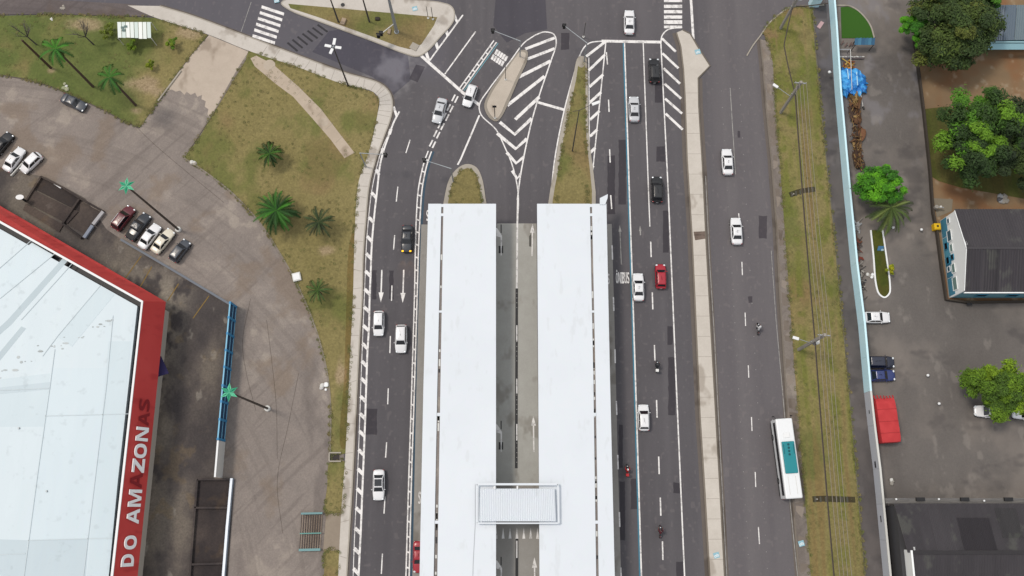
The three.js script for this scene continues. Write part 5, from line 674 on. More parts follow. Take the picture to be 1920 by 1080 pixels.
function car(type, paint, label, px, py, dx, dy, o = {}) {
  const T = TYPES[type], G = carGeo(type), a = P(px, py, 0.75), b = P(px + dx * 0.01, py + dy * 0.01, 0.75), d = b.sub(a), turn = Math.atan2(-d.x, -d.z);
  const t = thing(o.name ?? 'car', label, o.cat ?? 'car', a.setY(0.012 + (o.y ?? 0)), turn, o.group ?? (o.parked ? 'parked cars' : 'cars on the road')), pm = PAINT[paint];
  mesh('body', G.body, pm, t); mesh('windshield', G.windshield, glassM, t); if (type !== 'pickup' || true) mesh('rear_window', G.rear, glassM, t); for (const s of G.sides) mesh('side_window', s, glassM, t);
  if (o.glassRoof) mesh('glass_roof', box(-T.W * 0.3, T.W * 0.3, T.roof + 0.0, T.roof + 0.095, T.zf1 * T.L + 0.12, T.zr1 * T.L - 0.1), glassM, t);
  for (const [sx, sz] of [[1, -0.3], [-1, -0.3], [1, 0.3], [-1, 0.3]]) { const w = mesh('wheel', G.wheel, tyreM, t); w.position.set(sx * (T.W / 2 - 0.1), 0.31, sz * T.L); mesh('rim', G.rim, rimM, w); }
  for (const s of [1, -1]) { const h = mesh('headlight', G.lamp, o.lit ?? lampM, t); h.position.set(s * T.W * 0.34, 0.68, -T.L / 2 + 0.17); const q = mesh('taillight', G.tail, tailM, t); q.position.set(s * T.W * 0.36, T.trunk - 0.2, T.L / 2 - 0.1); const m = mesh('mirror', G.mirror, pm, t); m.position.set(s * (T.W / 2 + 0.06), T.belt + 0.05, T.zf0 * T.L + 0.35); }
  mesh('grille', box(-T.W * 0.22, T.W * 0.22, 0.46, 0.6, -T.L / 2 - 0.015, -T.L / 2 + 0.1), trimM, t); mesh('licence_plate', box(-0.2, 0.2, 0.52, 0.64, T.L / 2 - 0.06, T.L / 2 + 0.02), plateM, t);
  mesh('sill', box(-T.W / 2 + 0.05, T.W / 2 - 0.05, 0.17, 0.25, -T.L / 2 + 0.2, T.L / 2 - 0.2), trimM, t);
  if (o.rails) for (const s of [1, -1]) mesh('roof_rail', beam(V3(s * T.W * 0.33, T.roof + 0.09, T.zf1 * T.L + 0.15), V3(s * T.W * 0.33, T.roof + 0.09, T.zr1 * T.L - 0.1), 0.06, 0.05), plateM, t);
  if (type === 'pickup') mesh('load_bed', box(-T.W * 0.4, T.W * 0.4, T.trunk + 0.03, T.trunk + 0.06, T.zr0 * T.L + 0.1, T.L / 2 - 0.22), trimM, t);
  return t;
}
const lit = new THREE.MeshStandardMaterial({ color: 0xd8b030, emissive: 0xffb020, emissiveIntensity: 1.6 });
car('hatch', 'white', 'white hatchback crossing the stop line beside the pale concrete island', 881, 179, -28, 78);
car('sedan', 'silver', 'silver car left of the dashed double line at the junction', 824, 207, -22, 80);
{ const t = car('sedan', 'dark', 'dark car with yellow glowing headlights on the left road', 763, 447, -2, 50, { lit });
  for (const s of [1, -1]) { const l = new THREE.SpotLight(0xffb030, 6, 0, 0.5, 0.6); l.position.set(s * 0.6, 0.68, -2.35); l.target.position.set(s * 0.6, 0.2, -6); l.castShadow = true; t.add(l, l.target); } }
car('hatch', 'white', 'white hatchback in the kerb lane below the painted arrows', 710, 606, -1, 50); car('suv', 'white', 'white car with a dark windshield in the inner lane below the arrows', 752, 635, -1, 50);
car('sedan', 'white', 'white sedan with a black glass roof at the lower left road', 710, 909, -1, 60, { glassRoof: true });
car('sedan', 'red', 'red car half hidden under the left edge of the station canopy', 785.5, 1044, -1, 60);
car('sedan', 'white', 'white sedan driving past the stop line at the top of the picture', 1180, 41, 0.3, -42); car('suv', 'black', 'black car nearest the stop line, beside the hatched median', 1227, 132, -1, -45); car('sedan', 'silver', 'silver sedan in the lane beside the blue line near the junction', 1189, 204, -1, -48); car('suv', 'black', 'second black car, lower down beside the dark asphalt patches', 1232, 355, -1, -50);
car('sedan', 'white', 'white sedan on the blue line beside the painted bus lettering', 1197, 538, -1.5, -53); car('hatch', 'red', 'bright red hatchback beside the white sedan near the bus lettering', 1239, 518, -1.5, -50); car('hatch', 'white', 'white hatchback alone beside the blue line lower down', 1207, 783, -1.5, -48);
car('sedan', 'white', 'upper of two white sedans on the far right road', 1364, 303, -3, -49); car('sedan', 'white', 'lower of two white sedans on the far right road', 1381, 433, -3, -49);
car('sedan', 'grey', 'dark grey-blue car parked on the lot below the upper lawn', 138, 192, 42, 20, { parked: true, y: 0.03 }); car('sedan', 'black', 'black car cut by the left edge beside the white sedan', 3, 270, 20, -24, { parked: true, y: 0.04 }); car('sedan', 'white', 'larger white sedan at the left edge of the lot', 26, 299, 19, -26, { parked: true, y: 0.04 }); car('hatch', 'white', 'smaller white car tucked beside the thin low wall', 58, 305, -20, 19, { parked: true, y: 0.04 });
car('suv', 'maroon', 'maroon car with silver roof rails, leftmost of the parked row', 231, 409, 17, -22, { parked: true, y: 0.04, rails: true }); car('pickup', 'dark', 'dark pickup second in the parked row', 259, 425, 17, -23, { parked: true, y: 0.04 }); car('sedan', 'white', 'pure white sedan in the middle of the parked row', 280, 443, 17, -23, { parked: true, y: 0.04 }); car('sedan', 'cream', 'cream sedan fourth in the parked row', 305, 452, 17, -21, { parked: true, y: 0.04 }); car('hatch', 'grey', 'dark slate hatchback at the right end of the parked row', 337, 470, 17, -22, { parked: true, y: 0.04 });
car('sedan', 'white', 'white car with its back to the pale blue compound wall', 1642, 595, 48, 0, { parked: true, y: 0.04 }); car('suv', 'navy', 'dark navy car parked by the wall above the blue car', 1650, 679, 48, 0.5, { parked: true, y: 0.04 }); car('sedan', 'blue', 'blue car parked by the wall below the navy car', 1651, 704, 48, -1, { parked: true, y: 0.04 });
car('sedan', 'white', 'white car half under the yellow-green tree', 1855, 772, -50, -4, { parked: true, y: 0.04 }); car('sedan', 'white', 'white car cut by the right edge behind the yellow-green tree', 1926, 776, -50, -4, { parked: true, y: 0.04 });
{ // the bus
  const a = P(1468, 861, 0), d = P(1459, 790).sub(P(1478, 932)), t = thing('city_bus', 'white bus with a teal roof unit on the far right road', 'bus', a.clone().add(V3(0.0, 0.012, 0)), Math.atan2(-d.x, -d.z)), L = 11.6, W = 2.5, H = 3.15;
  mesh('body', new RoundedBoxGeometry(W, H - 0.35, L, 4, 0.22).translate(0, (H + 0.35) / 2, 0), carPaint(0xdde0e2), t);
  for (const s of [1, -1]) { mesh('window_band', box(s * W / 2 - 0.02, s * W / 2 + 0.02, 1.55, 2.6, -L / 2 + 0.5, L / 2 - 0.5), flat(0x15161b, 0.45), t); for (let k = 0; k < 7; k++) mesh('window_post', box(s * W / 2 - 0.03, s * W / 2 + 0.026, 1.56, 2.59, -L / 2 + 1.6 + k * 1.45, -L / 2 + 1.66 + k * 1.45), trimM, t); for (const z of [-L * 0.28, L * 0.27]) { const g = new THREE.CylinderGeometry(0.48, 0.48, 0.28, 20); g.rotateZ(Math.PI / 2); const w = mesh('wheel', g, tyreM, t); w.position.set(s * (W / 2 - 0.1), 0.48, z); const q = new THREE.CylinderGeometry(0.26, 0.26, 0.3, 14); q.rotateZ(Math.PI / 2); mesh('rim', q, rimM, w); }
    mesh('mirror', clean([bar(V3(s * 0.9, 2.75, -L / 2 + 0.1), V3(s * 1.35, 2.65, -L / 2 - 0.35), 0.035), box(s * 1.35 - 0.12, s * 1.35 + 0.12, 2.2, 2.65, -L / 2 - 0.45, -L / 2 - 0.33)]), trimM, t); const hl = mesh('headlight', new THREE.SphereGeometry(0.17, 10, 8), lampM, t); hl.position.set(s * 0.95, 0.85, -L / 2 + 0.06); const tl = mesh('taillight', box(-0.12, 0.12, 0.9, 1.4, -0.03, 0.03), tailM, t); tl.position.set(s * 1.0, 0, L / 2); mesh('skirt', box(s * W / 2 - 0.06, s * W / 2 - 0.01, 0.28, 0.36, -L / 2 + 0.4, L / 2 - 0.4), trimM, t); }
  mesh('windshield', box(-1.1, 1.1, 1.2, 2.75, -L / 2 - 0.03, -L / 2 + 0.1), glassM, t); mesh('rear_window', box(-0.95, 0.95, 1.7, 2.6, L / 2 - 0.1, L / 2 + 0.02), glassM, t); mesh('destination_sign', box(-0.9, 0.9, 2.78, 2.98, -L / 2 - 0.01, -L / 2 + 0.1), trimM, t);
  const teal = flat(0x0f7d86, 0.5), u = mesh('roof_unit', new RoundedBoxGeometry(1.85, 0.3, 4.6, 4, 0.12).translate(0.05, H + 0.13, -0.1), teal, t); for (let k = 0; k < 4; k++) { const g = new THREE.CylinderGeometry(0.17, 0.17, 0.05, 14); g.translate(0.05, H + 0.29, -1.95 + k * 0.48); mesh('fan', g, flat(0x0b4a52), u); } for (const s of [-1, 1]) mesh('grille', box(0.05 + s * 0.72 - 0.06, 0.05 + s * 0.72 + 0.06, H + 0.26, H + 0.3, -2.0, -0.6), flat(0x0b5f68), u);
  mesh('roof_hatch', new RoundedBoxGeometry(0.95, 0.12, 0.75, 3, 0.05).translate(0.05, H + 0.04, -3.3), M.white, t); mesh('door', box(W / 2 - 0.01, W / 2 + 0.025, 0.45, 1.5, -L / 2 + 0.6, -L / 2 + 1.5), glassM, t); for (const x of [-0.55, 0.55]) mesh('roof_rib', box(x - 0.03, x + 0.03, H - 0.02, H + 0.025, 2.6, 5.2), M.offwhite, t);
}
{ // lorry under a red cover
  const p = [P(1644, 749, 2.3), P(1681, 748, 2.3), P(1686, 826, 2.3), P(1650, 828, 2.3)], c = p.reduce((s, q) => s.add(q), V3(0, 0, 0)).multiplyScalar(0.25), t = thing('covered_truck', 'truck under a red tarpaulin with a ragged edge by the bare wall', 'truck', V3(c.x, 0.035, c.z), 0.06), r = rng(8), w = 1.55, l = 3.25;
  const S = []; for (let k = 0; k <= 14; k++) { const z = -l + 2 * l * k / 14, e = 1 - 0.06 * Math.pow(Math.abs(z / l), 8), row = []; for (let i = 0; i <= 12; i++) { const q = i / 12 * 2 - 1, aq = Math.abs(q); let x = Math.sign(q) * w * e * Math.min(1, aq / 0.72), y = aq < 0.72 ? 2.45 - 0.12 * Math.pow(aq / 0.72, 6) : 2.33 - (aq - 0.72) / 0.28 * 1.75; y += 0.05 * (fbm(x * 1.5 + 9, z * 1.2 + 4, 3) - 0.5) * 2; x += 0.05 * (vn(z * 3, y * 2) - 0.5); if (k === 0 || k === 14) y = Math.min(y, 2.25 - 0.3 * (k === 0 ? vn(i * 1.7, 3) : 0.1)); row.push([x, y, z]); } S.push(row); }
  const v = []; for (let k = 0; k < 14; k++) for (let i = 0; i < 12; i++) { const [a, b, d, e] = [S[k][i], S[k][i + 1], S[k + 1][i + 1], S[k + 1][i]]; v.push(...a, ...d, ...b, ...a, ...e, ...d); } for (const k of [0, 14]) for (let i = 0; i < 12; i++) { const a = S[k][i], b = S[k][i + 1], zz = k ? 0.08 : -0.08; v.push(...a, ...b, b[0], 0.6 + 0.3 * vn(i * 2, k), b[2] + zz, ...a, b[0], 0.6 + 0.3 * vn(i * 2, k), b[2] + zz, a[0], 0.6 + 0.3 * vn(i * 2 - 2, k), a[2] + zz); }
  const g = new THREE.BufferGeometry(); g.setAttribute('position', new THREE.Float32BufferAttribute(v, 3)); g.computeVertexNormals(); mesh('tarpaulin', metreUV(smoothN(g, 0.8)), gm(groundTex(512, 328, (x, z) => mixc(hex(0xa02428), hex(0xbc3a3c), fbm(x * 2 + 3, z * 1.5, 4))), 0.8), t);
  mesh('chassis', box(-1.1, 1.1, 0.5, 1.0, -3.1, 3.1), trimM, t); for (const [sx, z] of [[1, -2], [-1, -2], [1, 1.6], [-1, 1.6]]) { const q = new THREE.CylinderGeometry(0.48, 0.48, 0.3, 16); q.rotateZ(Math.PI / 2); q.translate(sx * 1.15, 0.48, z); mesh('wheel', q, tyreM, t); }
  for (let k = 0; k < 7; k++) { const x = -1.4 + k * 0.46; mesh('tarpaulin_tie', beam(V3(x, 2.15, -l + 0.05), V3(x + 0.2 * (r() - 0.5), 1.9, -l - 0.35 - 0.3 * r()), 0.22, 0.03), flat(0x9a2226), t); }
  for (const z of [-1.6, 0.2, 1.9]) mesh('strap', beam(V3(-1.5, 2.47, z), V3(1.5, 2.47, z), 0.05, 0.02), flat(0x8c1f22), t);
}
// motorcycles and their riders
const riderGeo = (() => {
  const B = []; const bone = (a, b, ra, rb, c) => B.push([V3(...a), V3(...b), ra, rb, c]);
  bone([0, 0.86, 0.18], [0, 1.08, 0.1], 0.16, 0.155, 1); bone([0, 1.08, 0.1], [0, 1.38, -0.02], 0.155, 0.17, 1); bone([-0.16, 1.42, -0.03], [0.16, 1.42, -0.03], 0.09, 0.09, 1); bone([0, 1.42, -0.03], [0, 1.56, -0.07], 0.06, 0.06, 0); bone([0, 1.6, -0.09], [0, 1.7, -0.1], 0.1, 0.105, 0); bone([0, 1.62, -0.19], [0, 1.6, -0.2], 0.025, 0.02, 0);
  for (const s of [-1, 1]) { bone([s * 0.2, 1.41, -0.03], [s * 0.33, 1.18, -0.2], 0.07, 0.055, 1); bone([s * 0.33, 1.18, -0.2], [s * 0.3, 1.06, -0.44], 0.052, 0.04, 1); bone([s * 0.3, 1.05, -0.46], [s * 0.3, 1.035, -0.53], 0.04, 0.036, 0); for (let f = 0; f < 4; f++) bone([s * (0.265 + 0.024 * f), 1.05, -0.55], [s * (0.265 + 0.024 * f), 1.0, -0.57], 0.013, 0.011, 0); bone([s * 0.26, 1.03, -0.5], [s * 0.245, 1.0, -0.54], 0.015, 0.012, 0);
    bone([s * 0.1, 0.86, 0.16], [s * 0.22, 0.8, -0.26], 0.095, 0.07, 2); bone([s * 0.22, 0.8, -0.26], [s * 0.2, 0.4, -0.02], 0.065, 0.045, 2); bone([s * 0.2, 0.37, -0.03], [s * 0.21, 0.33, -0.2], 0.045, 0.038, 3); }
  const N = 76, mc = new MarchingCubes(N, undefined, false, false, 60000), half = 0.9, C = V3(0, 1.05, -0.1), p = V3(), ab = V3(), ap = V3();
  const sdf = (q) => { let d = 9, id = 0, best = 9; for (const [a, b, ra, rb, c] of B) { ab.subVectors(b, a); ap.subVectors(q, a); const t = Math.min(1, Math.max(0, ap.dot(ab) / ab.lengthSq())), e = ap.addScaledVector(ab, -t).length() - (ra + (rb - ra) * t); if (e < best) { best = e; id = c; } const k = 0.035, h = Math.max(0, k - Math.abs(d - e)) / k; d = Math.min(d, e) - h * h * k * 0.25; } return [d, id]; };
  for (let z = 0; z < N; z++) for (let y = 0; y < N; y++) for (let x = 0; x < N; x++) { p.set((x - N / 2) / (N / 2) * half + C.x, (y - N / 2) / (N / 2) * half + C.y, (z - N / 2) / (N / 2) * half + C.z); mc.field[z * N * N + y * N + x] = -sdf(p)[0]; }
  mc.isolation = 0; mc.update(); const n = mc.count ?? mc.geometry.drawRange.count, pos = new Float32Array(mc.positionArray.slice(0, n * 3)), ids = new Uint8Array(n);
  for (let i = 0; i < n; i++) { p.set(pos[i * 3] * half + C.x, pos[i * 3 + 1] * half + C.y, pos[i * 3 + 2] * half + C.z); pos.set([p.x, p.y, p.z], i * 3); ids[i] = sdf(p)[1]; }
  return { pos, nor: new Float32Array(mc.normalArray.slice(0, n * 3)), ids };
})();
function biker(px, py, dx, dy, bikeLabel, manLabel, bikeCol, cols, helmet, boxCol) {
  const a = P(px, py, 0.7), d = P(px + dx * 0.01, py + dy * 0.01, 0.7).sub(a), turn = Math.atan2(-d.x, -d.z), pos = a.clone().setY(0.012), t = thing('motorcycle', bikeLabel, 'motorcycle', pos, turn, 'motorcycles on the road'), m = carPaint(bikeCol);
  for (const z of [-0.68, 0.66]) { const g = new THREE.TorusGeometry(0.25, 0.06, 10, 22); g.rotateY(Math.PI / 2); g.translate(0, 0.31, z); const w = mesh('wheel', g, tyreM, t); const h = new THREE.CylinderGeometry(0.09, 0.09, 0.1, 12); h.rotateZ(Math.PI / 2); h.translate(0, 0.31, z); mesh('hub', h, rimM, w); const f = new THREE.TorusGeometry(0.32, 0.05, 6, 12, 1.6); f.rotateZ(0.8); f.rotateY(Math.PI / 2); f.translate(0, 0.33, z); mesh('mudguard', f, m, t); }
  const tank = new THREE.SphereGeometry(0.2, 14, 10); tank.scale(0.75, 0.65, 1.35); tank.translate(0, 0.8, -0.2); mesh('fuel_tank', tank, m, t); mesh('seat', new RoundedBoxGeometry(0.26, 0.11, 0.68, 3, 0.05).translate(0, 0.77, 0.3), trimM, t); mesh('engine', new RoundedBoxGeometry(0.28, 0.3, 0.4, 2, 0.06).translate(0, 0.46, -0.05), rimM, t); mesh('frame', clean([bar(V3(0, 0.85, -0.42), V3(0, 0.32, -0.05), 0.03), bar(V3(0, 0.8, 0.5), V3(0, 0.32, 0.66), 0.03), bar(V3(0, 0.82, -0.42), V3(0, 0.74, 0.6), 0.03)]), trimM, t);
  for (const s of [1, -1]) mesh('fork', bar(V3(s * 0.08, 0.31, -0.68), V3(s * 0.07, 0.95, -0.46), 0.025), rimM, t); mesh('handlebar', clean([bar(V3(-0.36, 1.02, -0.5), V3(0.36, 1.02, -0.5), 0.018), bar(V3(0, 0.95, -0.46), V3(0, 1.02, -0.5), 0.03)]), trimM, t); const hl = new THREE.SphereGeometry(0.09, 10, 8); hl.translate(0, 0.9, -0.58); mesh('headlight', hl, lampM, t); for (const s of [1, -1]) mesh('mirror', clean([bar(V3(s * 0.22, 1.02, -0.5), V3(s * 0.32, 1.16, -0.5), 0.01), box(s * 0.32 - 0.06, s * 0.32 + 0.06, 1.13, 1.2, -0.51, -0.49)]), trimM, t); mesh('exhaust', bar(V3(0.16, 0.35, 0.0), V3(0.17, 0.42, 0.75), 0.045, 0.055), rimM, t); mesh('taillight', box(-0.07, 0.07, 0.72, 0.78, 0.68, 0.74), tailM, t);
  if (boxCol) mesh('delivery_box', new RoundedBoxGeometry(0.46, 0.42, 0.42, 3, 0.04).translate(0, 1.02, 0.68), flat(boxCol, 0.6), t);
  const g = new THREE.BufferGeometry(); g.setAttribute('position', new THREE.BufferAttribute(riderGeo.pos, 3)); g.setAttribute('normal', new THREE.BufferAttribute(riderGeo.nor, 3)); const c = new Float32Array(riderGeo.ids.length * 3), C = [lin(0x8a5a40), ...cols.map(lin), lin(0x1a1a1c)]; riderGeo.ids.forEach((id, i) => c.set(C[id], i * 3)); g.setAttribute('color', new THREE.BufferAttribute(c, 3));
  const q = thing('person', manLabel, 'person', pos.clone(), turn, 'motorcycle riders'); mesh('body', g, std({ vertexColors: true, roughness: 0.8 }), q);
  const hs = new THREE.SphereGeometry(0.145, 18, 12, 0, 6.2832, 0, 2.2); hs.scale(0.95, 1, 1.1); hs.translate(0, 1.68, -0.08); mesh('helmet', hs, carPaint(helmet), q); const vz = new THREE.SphereGeometry(0.148, 14, 8, Math.PI * 1.15, Math.PI * 0.7, 1.15, 0.65); vz.scale(0.95, 1, 1.12); vz.translate(0, 1.68, -0.08); mesh('visor', vz, glassM, q);
}
biker(1422, 616, -1, -24, 'motorcycle on the far right road below the two white sedans', 'rider in white and black on the far right road', 0x202226, [0xb9b9bb, 0x24262c], 0xd0d0d2); biker(1232, 687, 1, -24, 'motorcycle with a white delivery box on the dashed line', 'rider in dark clothes in front of a white delivery box', 0x1a1b1e, [0x1b1d22, 0x23252c], 0x2a2a2e, 0xdadad8); biker(1176, 882, 0, -24, 'motorcycle in the bus lane beside the dark asphalt patch', 'rider in a red jacket and white helmet in the bus lane', 0x1e1e22, [0xa8141f, 0x202128], 0xdadada, 0xa5121c); biker(1238, 997, 0, -24, 'motorcycle on the dashed line near the bottom edge', 'rider in dark red near the bottom edge of the picture', 0x3a1216, [0x571420, 0x1c1d22], 0x3a1a1e);

// ───────────────────────── small things
const bx = (name, label, cat, px, py, w, h, d, mat, turn = 0, y = 0.03, ry = 0.03) => { const c = P(px, py, h * 0.5), t = thing(name, label, cat, V3(c.x, y, c.z), turn); mesh('block', new RoundedBoxGeometry(w, h, d, 2, Math.min(ry, h * 0.4)).translate(0, h / 2, 0), mat, t); return t; };
{ const t = bx('concrete_slab', 'square pale concrete slab on the curved lawn edge', 'slab', 556.5, 519.5, 1.3, 0.5, 1.35, M.offwhite, 0.25); mesh('lid', box(-0.5, 0.5, 0.5, 0.55, -0.5, 0.5), M.white, t); }
{ const r = rng(4), mk = (label, px, py, s, n, m, nm = 'rubble_heap', cat = 'rubble') => { const c = P(px, py), t = thing(nm, label, cat, c.setY(0.05)); for (let k = 0; k < n; k++) { const g = new THREE.IcosahedronGeometry(s * (0.3 + 0.5 * r()), 1), p = g.attributes.position; for (let i = 0; i < p.count; i++) { const f = 0.8 + 0.4 * vn(p.getX(i) * 3 + k * 5, p.getZ(i) * 3 + p.getY(i) * 2); p.setXYZ(i, p.getX(i) * f, p.getY(i) * f * 0.6, p.getZ(i) * f); } g.computeVertexNormals(); g.translate((r() - 0.5) * s * 1.8, s * 0.2, (r() - 0.5) * s * 1.6); mesh('lump', g, m[k % m.length], t); } return t; };
  mk('pale rubble heap on the corner of the big lawn by the drive', 362, 307, 0.5, 6, [M.offwhite, M.kerb, M.concrete]); mk('small pale heap of cuttings beside the lot edge of the upper lawn', 122, 163, 0.6, 6, [flat(0x9a9c80), flat(0x8a9070), M.offwhite], 'cuttings_heap', 'heap'); mk('white broken plastic at the lot edge near the bare strip', 606, 727, 0.55, 6, [M.offwhite, flat(0xb7b4b2), M.lime]); mk('white rubble between the compound wall and the planting strip', 1631, 517, 0.45, 6, [M.offwhite, M.white, M.concrete]); mk('small rubble heap on the yard near the warehouse', 1672, 903, 0.4, 6, [M.concrete, M.offwhite, flat(0x5b5750)]); mk('grey junk heap at the back of the gabled hall', 1880, 372, 0.7, 9, [M.grey, M.concrete, flat(0x4b4b50)]); mk('light stones beside the grey pole base left of the white shelter', 96, 36, 0.3, 5, [M.offwhite]); mk('tan stones in a row on the roadside walk near the top edge', 118, 14, 0.4, 5, [M.kerb, M.concrete]);
}
{ // slatted white roof in the lawn
  const c = [P(221, 71, 2.4), P(284, 72, 2.4), P(284, 43, 2.4), P(221, 43, 2.4)], t = thing('white_shelter', 'white slatted shelter roof in the upper left lawn', 'shelter'), r = rng(21); for (let k = 0; k < 8; k++) { const a = k / 8 + 0.006, b = (k + 0.92) / 8, j = 0.3 * (r() - 0.5); mesh('roof_slat', panel(c[0].clone().lerp(c[1], a).add(V3(0, 0, j)), c[0].clone().lerp(c[1], b).add(V3(0, 0, j)), c[3].clone().lerp(c[2], b).add(V3(0, 0.25, 0)), c[3].clone().lerp(c[2], a).add(V3(0, 0.25, 0)), 0.05), flat([0xd5dcd8, 0xc4d0cc, 0xdfe3e0][k % 3], 0.7), t); }
  for (const k of [0, 1, 2, 3]) mesh('post', bar(c[k].clone().setY(0.1), c[k].clone().setY(k > 1 ? 2.6 : 2.36), 0.06), M.offwhite, t); for (const [x, y] of [[230, 52], [236, 50], [232, 57]]) mesh('leaf_litter', slab(PP(rect(x - 3, y - 2, x + 3, y + 2), 2.6), 2.66, 2.68), flat(0x5f7270), t); }
bx('concrete_plinth', 'tan concrete plinth next to the thin mast on the upper island', 'plinth', 644, 41, 0.75, 0.4, 1.15, gm(walkTex, 0.9, { color: 0xd6c4b0 }), -0.3, 0.14); bx('inspection_box', 'dark open inspection box in the upper island turf', 'inspection box', 708, 36, 0.75, 0.35, 0.55, flat(0x2a241f), 0, 0.14); bx('concrete_plinth', 'tan concrete plinth right of the signal mast base', 'plinth', 730, 60, 0.5, 0.35, 0.9, gm(walkTex, 0.9, { color: 0xd2c2ae }), -0.15, 0.14); bx('concrete_pad', 'pale concrete pad at the lower corner of the upper island', 'pad', 777, 88, 1.3, 0.12, 1.2, M.kerb, -0.5, 0.14);
{ const c = P(643, 10), g = new THREE.CylinderGeometry(0.34, 0.34, 0.06, 20); g.translate(c.x, 0.16, c.z); tag(mesh('manhole_cover', g, M.dark), 'round dark manhole cover in the walk at the top', 'manhole'); }
{ const t = thing('sign_board', 'pink board lying on the dark footway near the gate pillar', 'board'); mesh('board', slab(PP([[1539, 40], [1545, 43], [1537, 55], [1531, 51]]), 0.066, 0.13), flat(0xb99a9c, 0.8), t); mesh('edge_strip', ribbon(PP([[1537, 55], [1531, 51]]), 0.1, 0.13, 0.03), flat(0x8d7578), t); }
{ const t = thing('wall_lamp', 'round white lamp on the road side of the compound wall', 'lamp', P(1558, 135, 1.6).add(V3(-0.25, 0, 0))); const g = new THREE.SphereGeometry(0.24, 14, 10); mesh('globe', g, M.white, t); mesh('bracket', bar(V3(0, -0.05, 0), V3(0.45, -0.05, 0), 0.05), M.galv, t); }
for (const [x, y, lab] of [[1727, 431, 'white globe on the yard left of the yellow box'], [1739, 704, 'white globe on the yard left of the yellow-green tree'], [1760, 757, 'white globe on the yard below the yellow-green tree'], [1674, 427, 'white globe beside the drooping palm']]) { const t = thing('bollard_lamp', lab, 'bollard', P(x, y, 0.5).setY(0.03)); const g = new THREE.SphereGeometry(0.22, 14, 10); g.translate(0, 0.62, 0); mesh('globe', g, M.white, t); mesh('stem', bar(V3(0, 0, 0), V3(0, 0.45, 0), 0.07), M.dark, t); }
{ const t = thing('yellow_box', 'bright yellow box with dark middle beside the gabled hall', 'box', P(1755.5, 426, 0.6).setY(0.03)); mesh('case', new RoundedBoxGeometry(1.05, 1.0, 1.05, 2, 0.05).translate(0, 0.55, 0), M.yellow, t); mesh('lid', box(-0.4, 0.4, 1.05, 1.1, -0.38, 0.38), flat(0xd8b210, 0.7), t); mesh('slot', box(-0.16, 0.16, 1.1, 1.14, -0.2, 0.16), flat(0x4a3b08), t); }
{ const t = thing('sign_board', 'small blue board standing in the planting strip', 'board', P(1651, 466, 0.4).setY(0.1)); mesh('board', panel(V3(-0.5, 0.1, 0.25), V3(0.4, 0.1, 0.25), V3(0.5, 0.55, -0.35), V3(-0.4, 0.55, -0.35), 0.05), flat(0x3d6d90), t); mesh('leg', bar(V3(0, 0, -0.1), V3(0, 0.3, -0.1), 0.04), M.dark, t); mesh('pale_edge', panel(V3(0.1, 0.11, 0.3), V3(0.5, 0.11, 0.3), V3(0.52, 0.3, 0.05), V3(0.12, 0.3, 0.05), 0.07), flat(0x9db4bb), t); }
